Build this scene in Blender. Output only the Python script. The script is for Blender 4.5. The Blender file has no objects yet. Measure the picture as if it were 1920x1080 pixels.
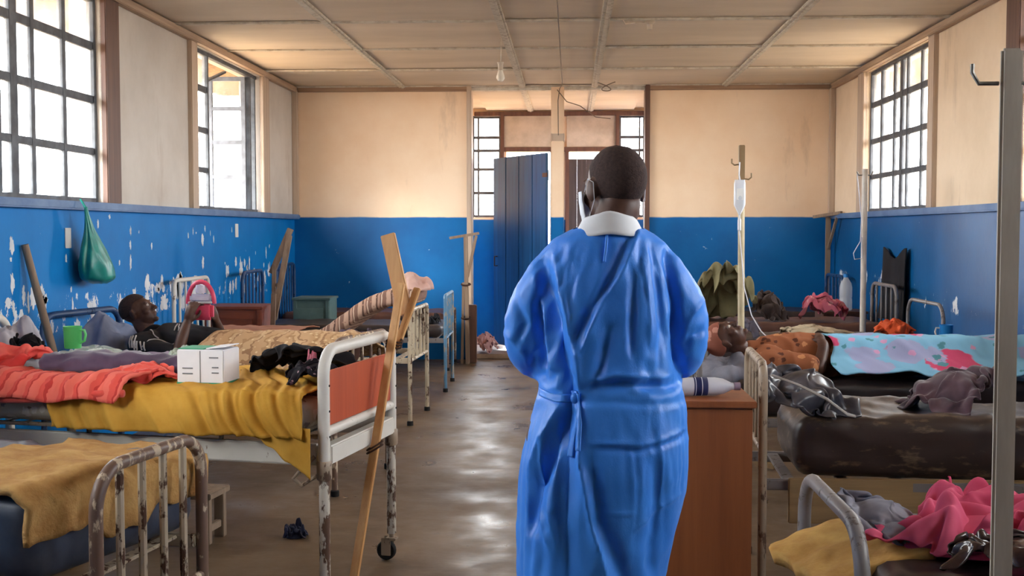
import bpy, bmesh, math, random, time
from mathutils import Vector, Matrix, Euler, noise

# ------------------------------------------------------------------ camera, sky, light, exposure
scene = bpy.context.scene
COL = scene.collection
F_PX, HEIGHT = 2150.0, 1.5
cam_data = bpy.data.cameras.new('camera')
cam_data.sensor_width = 36.0
cam_data.lens = 36.0 * F_PX / 1920.0
cam_data.clip_start, cam_data.clip_end = 0.05, 300
cam = bpy.data.objects.new('camera', cam_data)
COL.objects.link(cam)
cam.location = (0, 0, HEIGHT)
cam.rotation_euler = (math.radians(90 - 2.845), 0, math.radians(2.929))
scene.camera = cam

world = bpy.data.worlds.new('hazy_sky')
scene.world = world
world.use_nodes = True
wn = world.node_tree
wn.nodes['Background'].inputs[0].default_value = (0.96, 0.97, 1.0, 1)
wn.nodes['Background'].inputs[1].default_value = 9.0

sun_data = bpy.data.lights.new('hazy_sun', 'SUN')
sun_data.energy = 2.2
sun_data.angle = math.radians(16)
sun_data.color = (1.0, 0.93, 0.82)
sun = bpy.data.objects.new('hazy_sun', sun_data)
COL.objects.link(sun)
SUN_DIR = Vector((0.62, 0.95, -0.44)).normalized()      # the way the light travels
sun.rotation_euler = SUN_DIR.to_track_quat('-Z', 'Y').to_euler()

vs = scene.view_settings
vs.view_transform = 'Standard'
vs.look = 'None'
vs.gamma = 1.0
vs.use_curve_mapping = False
vs.exposure = 1.72

# the size of the ward
XL, XR, YB, YF, ZC = -3.23, 2.99, 13.3, -3.0, 3.17
DADO = 1.66
WIN_Y = [(1.7, 3.8), (5.6, 7.8), (9.75, 11.85)]
WIN_Z = (1.69, 3.10)
def portal(loc, sx, sy, rot):
    d = bpy.data.lights.new('window_portal', 'AREA')
    d.shape = 'RECTANGLE'; d.size = sx; d.size_y = sy
    d.cycles.is_portal = True
    o = bpy.data.objects.new('window_portal', d); COL.objects.link(o)
    o.location = loc; o.rotation_euler = rot
for y0, y1 in WIN_Y:
    zc = sum(WIN_Z) / 2
    portal((XL - 0.25, (y0 + y1) / 2, zc), 1.45, y1 - y0, (0, math.radians(-90), 0))
    portal((XR + 0.25, (y0 + y1) / 2, zc), 1.45, y1 - y0, (0, math.radians(90), 0))
portal((-1.17, 16.25, 2.4), 0.45, 1.45, (math.radians(-90), 0, 0))
portal((1.32, 15.0, 1.9), 2.0, 1.4, (0, math.radians(90), 0))  # portal at the added, unseen side opening that lights the lobby
portal((0.84, 16.25, 2.4), 0.4, 1.45, (math.radians(-90), 0, 0))

# ------------------------------------------------------------------ helpers
R = math.radians
V = Vector
def S(r, g, b):
    def f(c):
        c /= 255.0
        return c / 12.92 if c <= 0.04045 else ((c + 0.055) / 1.055) ** 2.4
    return (f(r), f(g), f(b), 1.0)

class MB:
    """collects shapes for ONE mesh object"""
    def __init__(self):
        self.v = []; self.f = []
    def add(self, vs, fs):
        o = len(self.v)
        self.v += [tuple(p) for p in vs]
        self.f += [tuple(i + o for i in f) for f in fs]
        return self
    def box(self, c, s, rot=None, bev=0.0):
        c = V(c); h = V(s) / 2
        M = rot.to_matrix() if isinstance(rot, Euler) else (rot if rot is not None else Matrix.Identity(3))
        if bev <= 0:
            vs = [c + M @ V((sx * h.x, sy * h.y, sz * h.z)) for sx in (-1, 1) for sy in (-1, 1) for sz in (-1, 1)]
            self.add(vs, [(0, 1, 3, 2), (4, 6, 7, 5), (0, 4, 5, 1), (2, 3, 7, 6), (0, 2, 6, 4), (1, 5, 7, 3)])
        else:
            bm = bmesh.new()
            bmesh.ops.create_cube(bm, size=1.0)
            for v in bm.verts: v.co = V((v.co.x * s[0], v.co.y * s[1], v.co.z * s[2]))
            bmesh.ops.bevel(bm, geom=list(bm.edges), offset=min(bev, min(s) * 0.45), segments=2, affect='EDGES')
            bm.verts.index_update()
            self.add([c + M @ v.co for v in bm.verts], [[v.index for v in f.verts] for f in bm.faces])
            bm.free()
        return self
    def bar(self, a, b, w, t, up=(0, 0, 1), bev=0.0):
        """a rectangular bar from a to b; w across, t along 'up'"""
        a = V(a); b = V(b); d = (b - a)
        z = d.normalized(); u = V(up)
        x = u.cross(z)
        if x.length < 1e-4: x = V((1, 0, 0)).cross(z)
        x.normalize(); y = z.cross(x)
        M = Matrix((x, y, z)).transposed()
        return self.box((a + b) / 2, (w, t, d.length), M, bev)
    def tube(self, pts, r, n=10, closed=False, cap=True, flat=1.0):
        pts = [V(p) for p in pts]; N = len(pts)
        rad = r if isinstance(r, (list, tuple)) else [r] * N
        rings = []; prev = None
        for i, p in enumerate(pts):
            if closed: t = pts[(i + 1) % N] - pts[i - 1]
            else: t = pts[min(i + 1, N - 1)] - pts[max(i - 1, 0)]
            if t.length < 1e-9: t = V((0, 0, 1))
            t.normalize()
            if prev is None:
                x = t.cross(V((0, 0, 1)))
                if x.length < 1e-3: x = t.cross(V((1, 0, 0)))
            else:
                x = prev - t * prev.dot(t)
                if x.length < 1e-6: x = t.orthogonal()
            x.normalize(); prev = x.copy(); y = t.cross(x)
            rings.append([p + (x * math.cos(2 * math.pi * k / n) + y * math.sin(2 * math.pi * k / n) * flat) * rad[i] for k in range(n)])
        return self.rings(rings, closed, cap)
    def rings(self, rings, closed=False, cap=True):
        n = len(rings[0]); vs = [p for r in rings for p in r]; fs = []
        m = len(rings)
        for i in range(m if closed else m - 1):
            a = i * n; b = ((i + 1) % m) * n
            for k in range(n):
                k2 = (k + 1) % n
                fs.append((a + k, a + k2, b + k2, b + k))
        if cap and not closed:
            fs.append(tuple(range(n - 1, -1, -1)))
            fs.append(tuple((m - 1) * n + k for k in range(n)))
        return self.add(vs, fs)
    def lathe(self, prof, c=(0, 0, 0), n=20, rot=None):
        M = rot.to_matrix() if isinstance(rot, Euler) else (rot if rot is not None else Matrix.Identity(3))
        rings = [[V(c) + M @ V((max(r, 1e-4) * math.cos(2 * math.pi * k / n), max(r, 1e-4) * math.sin(2 * math.pi * k / n), z)) for k in range(n)] for r, z in prof]
        return self.rings(rings)
    def ell(self, c, r, rot=None, n=20, m=12):
        M = rot.to_matrix() if isinstance(rot, Euler) else (rot if rot is not None else Matrix.Identity(3))
        prof = []
        rings = []
        for i in range(m + 1):
            th = math.pi * (i + 0.02) / (m + 0.04)
            rings.append([V(c) + M @ V((r[0] * math.sin(th) * math.cos(2 * math.pi * k / n), r[1] * math.sin(th) * math.sin(2 * math.pi * k / n), -r[2] * math.cos(th))) for k in range(n)])
        return self.rings(rings)
    def limb(self, pts, rad, n=16, sub=6):
        """a tapering limb with round ends through the given joints"""
        P = [V(p) for p in pts]; out = []; rr = []
        N = len(P)
        for i in range(N - 1):
            p0 = P[max(i - 1, 0)]; p1 = P[i]; p2 = P[i + 1]; p3 = P[min(i + 2, N - 1)]
            for s in range(sub):
                t = s / sub
                out.append(0.5 * ((2 * p1) + (p2 - p0) * t + (2 * p0 - 5 * p1 + 4 * p2 - p3) * t * t + (-p0 + 3 * p1 - 3 * p2 + p3) * t ** 3))
                w = t * t * (3 - 2 * t)
                rr.append(rad[i] * (1 - w) + rad[i + 1] * w)
        out.append(P[-1]); rr.append(rad[-1])
        d0 = (out[0] - out[1]).normalized(); d1 = (out[-1] - out[-2]).normalized()
        a = [(out[0] + d0 * rr[0] * k, rr[0] * math.sqrt(max(1 - k * k, 0.01))) for k in (0.97, 0.8, 0.45)]
        b = [(out[-1] + d1 * rr[-1] * k, rr[-1] * math.sqrt(max(1 - k * k, 0.01))) for k in (0.45, 0.8, 0.97)]
        pp = [x[0] for x in a] + out + [x[0] for x in b]
        qq = [x[1] for x in a] + rr + [x[1] for x in b]
        return self.tube(pp, qq, n)
    def grid(self, fn, nu, nv):
        vs = [fn(i / nu, j / nv) for i in range(nu + 1) for j in range(nv + 1)]
        fs = [(i * (nv + 1) + j, (i + 1) * (nv + 1) + j, (i + 1) * (nv + 1) + j + 1, i * (nv + 1) + j + 1) for i in range(nu) for j in range(nv)]
        return self.add(vs, fs)
    def mesh(self, name, smooth=False):
        me = bpy.data.meshes.new(name)
        me.from_pydata(self.v, [], self.f)
        bm = bmesh.new(); bm.from_mesh(me)
        bmesh.ops.recalc_face_normals(bm, faces=bm.faces)
        bm.to_mesh(me); bm.free()
        if smooth:
            me.shade_smooth() if smooth == 'all' else smooth_angle(me)
        me.update()
        return me
    def build(self, name, mat, parent=None, smooth=False, loc=None, rot=None):
        return link(name, self.mesh(name, smooth), mat, parent, loc, rot)

def smooth_angle(me, ang=40):
    me.shade_smooth()
    try: me.set_sharp_from_angle(angle=math.radians(ang))
    except Exception: pass

def link(name, me, mat, parent=None, loc=None, rot=None):
    o = bpy.data.objects.new(name, me)
    COL.objects.link(o)
    if mat is not None and len(me.materials) == 0: me.materials.append(mat)
    if parent is not None: o.parent = parent
    if loc is not None: o.location = loc
    if rot is not None: o.rotation_euler = rot if not isinstance(rot, (int, float)) else (0, 0, rot)
    return o

def empty(name, loc=(0, 0, 0), rz=0.0):
    o = bpy.data.objects.new(name, None)
    o.empty_display_size = 0.1
    COL.objects.link(o)
    o.location = loc; o.rotation_euler = (0, 0, rz)
    return o

def tag(o, label, cat, group=None, kind=None):
    o['label'] = label; o['category'] = cat
    if group: o['group'] = group
    if kind: o['kind'] = kind
    return o

def struct(o, label=None):
    o['kind'] = 'structure'
    if label: o['label'] = label; 
    return o

def thicken(o, t, off=0.0, sub=0):
    m = o.modifiers.new('thickness', 'SOLIDIFY'); m.thickness = t; m.offset = off
    if sub:
        s = o.modifiers.new('smooth', 'SUBSURF'); s.levels = sub; s.render_levels = sub
    return o

def organic(mb, voxel, smooth=4, fac=0.5):
    """one continuous skin around overlapping limbs"""
    me = mb.mesh('tmp')
    o = bpy.data.objects.new('tmp', me); COL.objects.link(o)
    m = o.modifiers.new('r', 'REMESH'); m.mode = 'VOXEL'; m.voxel_size = voxel
    if smooth:
        s = o.modifiers.new('s', 'SMOOTH'); s.factor = fac; s.iterations = smooth
    dg = bpy.context.evaluated_depsgraph_get()
    ev = o.evaluated_get(dg)
    out = bpy.data.meshes.new_from_object(ev)
    bpy.data.objects.remove(o); bpy.data.meshes.remove(me)
    out.shade_smooth()
    return out

def run_cloth(o, colliders, frames, quality=4, self_col=True, mass=0.15, stiff=12, bend=0.25, dist=0.006, rest=None, pin=None):
    """let a cloth object fall and settle; returns the settled mesh"""
    m = o.modifiers.new('cloth', 'CLOTH'); st = m.settings
    st.quality = quality; st.mass = mass; st.tension_stiffness = stiff; st.compression_stiffness = stiff
    st.bending_stiffness = bend; st.air_damping = 3
    if rest: st.rest_shape_key = o.data.shape_keys.key_blocks[rest]
    if pin: st.vertex_group_mass = pin
    c = m.collision_settings
    c.use_self_collision = self_col; c.self_distance_min = dist; c.distance_min = dist; c.collision_quality = 2
    m.point_cache.frame_end = frames + 2
    for f in colliders:
        f.modifiers.new('collision', 'COLLISION'); f.collision.cloth_friction = 30; f.collision.thickness_outer = 0.004
    for fr in range(1, frames + 1): scene.frame_set(fr)
    out = bpy.data.meshes.new_from_object(o.evaluated_get(bpy.context.evaluated_depsgraph_get()))
    bpy.data.objects.remove(o)
    for f in colliders: bpy.data.objects.remove(f)
    scene.frame_set(1)
    return out

def push(me, fn):
    """move every vertex along its normal by fn(co)"""
    nrm = [v.normal.copy() for v in me.vertices]
    cos = [v.co.copy() for v in me.vertices]
    flat = []
    for c, n in zip(cos, nrm): flat.extend(c + n * fn(c))
    me.vertices.foreach_set('co', flat); me.update()

def nz(x, y, z=0.0): return noise.noise(V((x, y, z)))
def ridge(x, y, z=0.0): return 1.0 - 2.2 * abs(noise.noise(V((x, y, z))))
def sstep(a, b, x):
    t = min(max((x - a) / (b - a), 0.0), 1.0)
    return t * t * (3 - 2 * t)

# ------------------------------------------------------------------ materials (all procedural)
def base_mat(name):
    m = bpy.data.materials.new(name); m.use_nodes = True
    nt = m.node_tree
    return m, nt, nt.nodes['Principled BSDF']
def N(nt, typ, **kw):
    n = nt.nodes.new(typ)
    for k, v in kw.items(): setattr(n, k, v)
    return n
def noise_node(nt, co, scale, detail=4, rough=0.55, stretch=None):
    if stretch:
        mp = N(nt, 'ShaderNodeMapping'); mp.inputs['Scale'].default_value = stretch
        nt.links.new(co, mp.inputs['Vector']); co = mp.outputs['Vector']
    n = N(nt, 'ShaderNodeTexNoise')
    n.inputs['Scale'].default_value = scale; n.inputs['Detail'].default_value = detail; n.inputs['Roughness'].default_value = rough
    nt.links.new(co, n.inputs['Vector'])
    return n.outputs['Fac']
def ramp(nt, fac, lo, hi):
    r = N(nt, 'ShaderNodeMapRange'); r.clamp = True
    r.inputs['From Min'].default_value = lo; r.inputs['From Max'].default_value = hi
    nt.links.new(fac, r.inputs['Value'])
    return r.outputs['Result']
def mixc(nt, fac, a, b):
    m = N(nt, 'ShaderNodeMix', data_type='RGBA')
    if isinstance(fac, (int, float)): m.inputs[0].default_value = fac
    else: nt.links.new(fac, m.inputs[0])
    for i, c in ((6, a), (7, b)):
        if isinstance(c, tuple): m.inputs[i].default_value = c
        else: nt.links.new(c, m.inputs[i])
    return m.outputs[2]
def math2(nt, op, a, b):
    m = N(nt, 'ShaderNodeMath', operation=op)
    for i, c in ((0, a), (1, b)):
        if isinstance(c, (int, float)): m.inputs[i].default_value = c
        else: nt.links.new(c, m.inputs[i])
    return m.outputs[0]
def bump(nt, p, h, strength, dist=0.01):
    b = N(nt, 'ShaderNodeBump'); b.inputs['Strength'].default_value = strength; b.inputs['Distance'].default_value = dist
    nt.links.new(h, b.inputs['Height']); nt.links.new(b.outputs['Normal'], p.inputs['Normal'])
def coord(nt, kind='Object'):
    if kind == 'World': return N(nt, 'ShaderNodeNewGeometry').outputs['Position']
    return N(nt, 'ShaderNodeTexCoord').outputs[kind]

def mk(name, c1, c2=None, scale=6, lo=0.35, hi=0.65, rough=0.6, bmp=0.0, bscale=60, bdist=0.004, metal=0.0, spec=0.4, stretch=None, sheen=0.0, kind='Object', trans=0.0, alpha=1.0, coat=0.0):
    m, nt, p = base_mat(name)
    co = coord(nt, kind)
    p.inputs['Roughness'].default_value = rough
    p.inputs['Metallic'].default_value = metal
    p.inputs['Specular IOR Level'].default_value = spec
    p.inputs['Sheen Weight'].default_value = sheen
    p.inputs['Transmission Weight'].default_value = trans
    p.inputs['Alpha'].default_value = alpha
    p.inputs['Coat Weight'].default_value = coat
    if c2 is None: c2 = tuple(c * 0.82 for c in c1[:3]) + (1.0,)
    f = ramp(nt, noise_node(nt, co, scale, 5, 0.6, stretch), lo, hi)
    nt.links.new(mixc(nt, f, c1, c2), p.inputs['Base Color'])
    if bmp: bump(nt, p, noise_node(nt, co, bscale, 3, 0.6), bmp, bdist)
    return m

def mk_worn(name, paint, under, thr=0.56, scale=22, rough=0.45, paint2=None, metal=0.0):
    """painted steel: chipped to rust in patches"""
    m, nt, p = base_mat(name)
    co = coord(nt)
    f = ramp(nt, noise_node(nt, co, scale, 6, 0.65, (1, 1, 0.45)), thr, thr + 0.05)
    pc = mixc(nt, noise_node(nt, co, 5, 3), paint, paint2 or tuple(c * 0.75 for c in paint[:3]) + (1,))
    nt.links.new(mixc(nt, f, pc, under), p.inputs['Base Color'])
    r = N(nt, 'ShaderNodeMapRange'); r.inputs['To Min'].default_value = rough; r.inputs['To Max'].default_value = 0.85
    nt.links.new(f, r.inputs['Value']); nt.links.new(r.outputs['Result'], p.inputs['Roughness'])
    p.inputs['Metallic'].default_value = metal
    bump(nt, p, f, -0.5, 0.002)
    return m

def mk_wood(name, c1, c2, axis='Z', rough=0.55, scale=3.0):
    m, nt, p = base_mat(name)
    co = coord(nt)
    st = {'X': (0.35, 7, 7), 'Y': (7, 0.35, 7), 'Z': (7, 7, 0.35)}[axis]
    f = ramp(nt, noise_node(nt, co, scale, 6, 0.65, st), 0.3, 0.7)
    nt.links.new(mixc(nt, f, c1, c2), p.inputs['Base Color'])
    p.inputs['Roughness'].default_value = rough
    bump(nt, p, noise_node(nt, co, scale * 4, 4, 0.6, st), 0.15, 0.003)
    return m

def mk_stripe(name, cols, scale, axis='X', rough=0.85, warp=0.15, ang=0.0, chk=None):
    """woven stripes: colour bands along one object axis"""
    m, nt, p = base_mat(name)
    co = coord(nt)
    sep = N(nt, 'ShaderNodeSeparateXYZ'); nt.links.new(co, sep.inputs[0])
    n = noise_node(nt, co, 6, 3)
    x = math2(nt, 'ADD', sep.outputs[axis], math2(nt, 'MULTIPLY', math2(nt, 'SUBTRACT', n, 0.5), warp * 0.3))
    fr = math2(nt, 'FRACT', math2(nt, 'MULTIPLY', x, scale), 0)
    cr = N(nt, 'ShaderNodeValToRGB'); cr.color_ramp.interpolation = 'CONSTANT'
    el = cr.color_ramp.elements
    while len(el) < len(cols): el.new(0.5)
    for i, (pos, c) in enumerate(cols): el[i].position = pos; el[i].color = c
    nt.links.new(fr, cr.inputs[0])
    c = cr.outputs[0]
    if chk:
        v = N(nt, 'ShaderNodeTexVoronoi'); v.inputs['Scale'].default_value = chk[0]; nt.links.new(co, v.inputs['Vector'])
        f = ramp(nt, v.outputs['Distance'], chk[1], chk[1] + 0.06)
        c = mixc(nt, math2(nt, 'SUBTRACT', 1.0, f), c, chk[2])
    nt.links.new(c, p.inputs['Base Color'])
    p.inputs['Roughness'].default_value = rough; p.inputs['Specular IOR Level'].default_value = 0.15
    bump(nt, p, noise_node(nt, co, 120, 2), 0.2, 0.002)
    return m

def mk_floral(name, ground, blots, scale=9, thr=0.30, rough=0.8):
    """printed cloth: large blots of several colours on a plain ground"""
    m, nt, p = base_mat(name)
    co = coord(nt)
    c = ground
    for i, (col, sc, t) in enumerate(blots):
        mp = N(nt, 'ShaderNodeMapping'); mp.inputs['Location'].default_value = (i * 3.7, i * 1.9, i * 5.1)
        nt.links.new(co, mp.inputs['Vector'])
        v = N(nt, 'ShaderNodeTexVoronoi'); v.inputs['Scale'].default_value = sc
        nt.links.new(mp.outputs['Vector'], v.inputs['Vector'])
        n = noise_node(nt, mp.outputs['Vector'], sc * 2.5, 3)
        d = math2(nt, 'ADD', v.outputs['Distance'], math2(nt, 'MULTIPLY', math2(nt, 'SUBTRACT', n, 0.5), 0.5))
        f = ramp(nt, d, t, t + 0.03)
        c = mixc(nt, f, col, c)
    nt.links.new(c, p.inputs['Base Color'])
    p.inputs['Roughness'].default_value = rough; p.inputs['Specular IOR Level'].default_value = 0.15
    bump(nt, p, noise_node(nt, co, 120, 2), 0.2, 0.002)
    return m

def mk_wall(name, upper, upper2, blue, blue2, peel_lo, peel_hi, peel=0.66, gloss=0.42, spec=0.3):
    """two-coat wall: gloss blue dado below, limewash above, flaked plaster in a band"""
    m, nt, p = base_mat(name)
    co = coord(nt, 'World')
    sep = N(nt, 'ShaderNodeSeparateXYZ'); nt.links.new(co, sep.inputs[0])
    z = sep.outputs['Z']
    wob = math2(nt, 'MULTIPLY', math2(nt, 'SUBTRACT', noise_node(nt, co, 3, 3), 0.5), 0.02)
    up = ramp(nt, math2(nt, 'ADD', z, wob), DADO - 0.006, DADO + 0.006)
    cu = mixc(nt, ramp(nt, noise_node(nt, co, 1.3, 7, 0.62), 0.38, 0.68), upper, upper2)
    stain = ramp(nt, noise_node(nt, co, 2.2, 6, 0.7, (1, 1, 0.25)), 0.60, 0.75)
    cu = mixc(nt, math2(nt, 'MULTIPLY', stain, 0.35), cu, S(150, 120, 95))
    cb = mixc(nt, ramp(nt, noise_node(nt, co, 1.1, 6, 0.6), 0.35, 0.7), blue, blue2)
    sc = ramp(nt, noise_node(nt, co, 9, 5, 0.7), 0.70, 0.72)
    cb = mixc(nt, math2(nt, 'MULTIPLY', sc, 0.8), cb, S(205, 215, 222))
    band = math2(nt, 'MULTIPLY', ramp(nt, z, peel_lo, peel_lo + 0.15), math2(nt, 'SUBTRACT', 1.0, ramp(nt, z, peel_hi - 0.2, peel_hi)))
    pn = noise_node(nt, co, 4.5, 7, 0.72, (1, 1, 0.55))
    pk = ramp(nt, math2(nt, 'ADD', pn, math2(nt, 'MULTIPLY', math2(nt, 'SUBTRACT', band, 1.0), 0.4)), peel - 0.1, peel - 0.085)
    cb = mixc(nt, pk, cb, S(222, 226, 230))
    nt.links.new(mixc(nt, up, cb, cu), p.inputs['Base Color'])
    r = N(nt, 'ShaderNodeMapRange'); r.inputs['To Min'].default_value = gloss; r.inputs['To Max'].default_value = 0.85
    p.inputs['Specular IOR Level'].default_value = spec
    nt.links.new(up, r.inputs['Value']); nt.links.new(r.outputs['Result'], p.inputs['Roughness'])
    bump(nt, p, noise_node(nt, co, 14, 6, 0.6), 0.25, 0.006)
    return m

MAT = {}
M_ = MAT
M_['wall_back'] = mk_wall('painted_back_wall', S(246, 218, 186), S(238, 204, 168), S(2, 106, 172), S(4, 86, 148), 0.55, 0.95, 0.74)
M_['wall_side'] = mk_wall('painted_side_wall', S(212, 204, 194), S(196, 186, 174), S(2, 126, 202), S(2, 108, 180), 0.72, 1.28, 0.66, 0.55, 0.15)
M_['wall_right'] = mk_wall('painted_right_wall', S(240, 216, 186), S(226, 200, 168), S(6, 92, 150), S(6, 72, 124), 0.72, 1.25, 0.68)
M_['pane'] = None
def mk_pane():
    m = bpy.data.materials.new('dusty_window_glass'); m.use_nodes = True
    nt = m.node_tree; nt.nodes.clear()
    out = N(nt, 'ShaderNodeOutputMaterial')
    tr = N(nt, 'ShaderNodeBsdfTransparent'); gl = N(nt, 'ShaderNodeBsdfGlossy'); di = N(nt, 'ShaderNodeBsdfTranslucent')
    tr.inputs[0].default_value = (0.96, 0.98, 0.98, 1); gl.inputs['Roughness'].default_value = 0.05
    di.inputs[0].default_value = (0.8, 0.8, 0.78, 1)
    a = N(nt, 'ShaderNodeMixShader'); b = N(nt, 'ShaderNodeMixShader')
    co = coord(nt)
    nf = ramp(nt, noise_node(nt, co, 3, 5, 0.6), 0.4, 0.8)
    nt.links.new(math2(nt, 'ADD', math2(nt, 'MULTIPLY', nf, 0.15), 0.05), a.inputs[0])
    nt.links.new(tr.outputs[0], a.inputs[1]); nt.links.new(di.outputs[0], a.inputs[2])
    b.inputs[0].default_value = 0.05
    nt.links.new(a.outputs[0], b.inputs[1]); nt.links.new(gl.outputs[0], b.inputs[2])
    nt.links.new(b.outputs[0], out.inputs[0])
    return m
M_['pane'] = mk_pane()
M_['frame_metal'] = mk('grey_window_steel', S(96, 100, 106), S(70, 72, 76), 9, rough=0.6)
M_['frame_pale'] = mk('pale_window_steel', S(150, 146, 140), S(110, 104, 98), 9, rough=0.6)
M_['timber_dark'] = mk_wood('dark_timber_post', S(112, 78, 62), S(78, 52, 44))
M_['timber_pale'] = mk_wood('weathered_timber_post', S(204, 182, 160), S(174, 150, 128))
M_['timber_y'] = mk_wood('weathered_timber_cornice', S(190, 164, 138), S(152, 124, 102), 'Y')
M_['timber_x'] = mk_wood('weathered_timber_rail', S(178, 146, 116), S(136, 104, 82), 'X')
M_['ceiling'] = mk('grimy_ceiling_sheet', S(228, 212, 190), S(204, 188, 166), 1.2, 0.3, 0.75, rough=0.8, stretch=(0.5, 1.8, 1), kind='World', bmp=0.1, bscale=12)
M_['batten'] = mk('whitewashed_batten', S(214, 206, 190), S(172, 156, 136), 14, 0.45, 0.75, rough=0.8)
M_['sill'] = mk('grey_blue_sill_paint', S(96, 128, 168), S(70, 104, 150), 5, rough=0.5)
M_['soffit'] = mk('straw_soffit', S(134, 102, 62), S(92, 66, 38), 22, 0.35, 0.65, rough=0.95, bmp=0.6, bscale=40)
M_['ground'] = mk('dark_earth_and_grass', S(142, 116, 84), S(116, 94, 66), 0.8, rough=0.95, kind='World')
M_['blue_door'] = mk_wood('worn_blue_door_paint', S(30, 92, 146), S(20, 66, 112), 'Z', 0.45)
M_['dark_door'] = mk_wood('dark_grey_door_paint', S(84, 76, 74), S(62, 54, 54), 'Z', 0.5)
M_['grey_board'] = mk('grey_cream_board', S(196, 184, 168), S(172, 160, 144), 4, rough=0.8)

def mk_floor():
    m, nt, p = base_mat('worn_polished_concrete')
    co = coord(nt, 'World')
    a = ramp(nt, noise_node(nt, co, 0.9, 6, 0.6, (1, 1.6, 1)), 0.35, 0.7)
    c = mixc(nt, a, S(124, 102, 78), S(94, 74, 54))
    b = ramp(nt, noise_node(nt, co, 3.2, 7, 0.7, (0.7, 2.0, 1)), 0.55, 0.72)
    c = mixc(nt, math2(nt, 'MULTIPLY', b, 0.6), c, S(148, 128, 102))
    d = ramp(nt, noise_node(nt, co, 7, 6, 0.7), 0.62, 0.68)
    c = mixc(nt, math2(nt, 'MULTIPLY', d, 0.55), c, S(92, 78, 64))
    nt.links.new(c, p.inputs['Base Color'])
    r = N(nt, 'ShaderNodeMapRange'); r.inputs['To Min'].default_value = 0.26; r.inputs['To Max'].default_value = 0.6
    nt.links.new(ramp(nt, noise_node(nt, co, 2.0, 6, 0.65), 0.35, 0.7), r.inputs['Value'])
    nt.links.new(r.outputs['Result'], p.inputs['Roughness'])
    p.inputs['Specular IOR Level'].default_value = 0.6
    bump(nt, p, noise_node(nt, co, 3.0, 5, 0.55, (0.8, 1.8, 1)), 0.2, 0.02)
    return m
M_['floor'] = mk_floor()

# ------------------------------------------------------------------ the ward: floor, ceiling, walls
TH = 0.22
o = MB().box(((XL + XR) / 2, (YF + 16.0) / 2, -0.05), (XR - XL + 2 * TH, 16.0 - YF + TH, 0.1)).build('floor', M_['floor'])
struct(o, 'worn polished brown grey concrete floor of the ward')
o = MB().box((0, 6, -0.4), (120, 120, 0.2)).build('ground', M_['ground'])
struct(o, 'dry earth outside the ward')

ceil = MB().box(((XL + XR) / 2, (YF + 16.2) / 2, ZC + 0.09), (XR - XL + 2 * TH, 16.2 - YF, 0.12)).build('ceiling', M_['ceiling'])
struct(ceil, 'beige sheet ceiling with whitewashed battens')
CX = [XL, -1.95, -0.56, 0.27, 1.75, XR]
CY = [YB - 1.37 * k for k in range(12)] + [YF]
rng = random.Random(5)
for i in range(5):
    for j in range(12):
        x0, x1, y1, y0 = CX[i], CX[i + 1], CY[j], CY[j + 1]
        t = rng.uniform(-0.006, 0.004)
        MB().box(((x0 + x1) / 2, (y0 + y1) / 2, ZC + 0.018 + t), (x1 - x0 - 0.012, y1 - y0 - 0.012, 0.024), Euler((rng.uniform(-.002, .002), rng.uniform(-.002, .002), 0))).build('ceiling_panel', M_['ceiling'], ceil)
for x0, x1 in ((-1.17, -0.56), (-0.56, 0.27), (0.27, 0.87)):
    MB().box(((x0 + x1) / 2, (YB + 16.0) / 2, ZC + 0.012), (x1 - x0 - 0.01, 2.68, 0.024)).build('ceiling_panel', M_['ceiling'], ceil)
for x in CX[1:5]:
    y1 = 16.0 if -1 < x < 0.8 else YB
    MB().box((x, (YF + y1) / 2, ZC - 0.008), (0.075, y1 - YF, 0.022), bev=0.004).build('batten', M_['batten'], ceil)
    MB().box((x + 0.005, (YF + y1) / 2, ZC - 0.022), (0.03, y1 - YF, 0.010), bev=0.003).build('batten_strip', M_['batten'], ceil)
for y in CY[:-1]:
    MB().box(((XL + XR) / 2, y - 0.015, ZC - 0.004), (XR - XL, 0.05, 0.018), bev=0.004).build('batten', M_['batten'], ceil)

def wall_cells(name, mat, axis, pos, thick, a0, a1, z0, z1, holes, label):
    """a wall with rectangular holes; axis 'X' = plane at X=pos running along Y"""
    us = sorted({a0, a1} | {h[0] for h in holes} | {h[1] for h in holes})
    zs = sorted({z0, z1} | {h[2] for h in holes} | {h[3] for h in holes})
    mb = MB()
    for i in range(len(us) - 1):
        for j in range(len(zs) - 1):
            uc = (us[i] + us[i + 1]) / 2; zc = (zs[j] + zs[j + 1]) / 2
            if any(h[0] < uc < h[1] and h[2] < zc < h[3] for h in holes): continue
            du, dz = us[i + 1] - us[i], zs[j + 1] - zs[j]
            if axis == 'X': mb.box((pos + thick / 2, uc, zc), (abs(thick), du, dz))
            else: mb.box((uc, pos + thick / 2, zc), (du, abs(thick), dz))
    return struct(mb.build(name, mat), label)
holes = [(a, b, WIN_Z[0], WIN_Z[1]) for a, b in WIN_Y]
wall_left = wall_cells('wall_left', M_['wall_side'], 'X', XL, -TH, YF, YB, 0, ZC + 0.05, holes, 'grey plaster wall with flaking blue dado under steel windows')
wall_right = wall_cells('wall_right', M_['wall_right'], 'X', XR, TH, YF, YB, 0, ZC + 0.05, holes, 'wall with blue dado on the far side of the ward')
wall_back = wall_cells('wall_back', M_['wall_back'], 'Y', YB, 0.2, XL - TH, XR + TH, 0, ZC + 0.05, [(-1.17, 0.87, -1, 9)], 'cream end wall with glossy blue dado')
wall_front = wall_cells('wall_front', M_['wall_back'], 'Y', YF, -TH, XL - TH, XR + TH, 0, ZC + 0.05, [], 'cream and blue wall behind the viewer')

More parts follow.
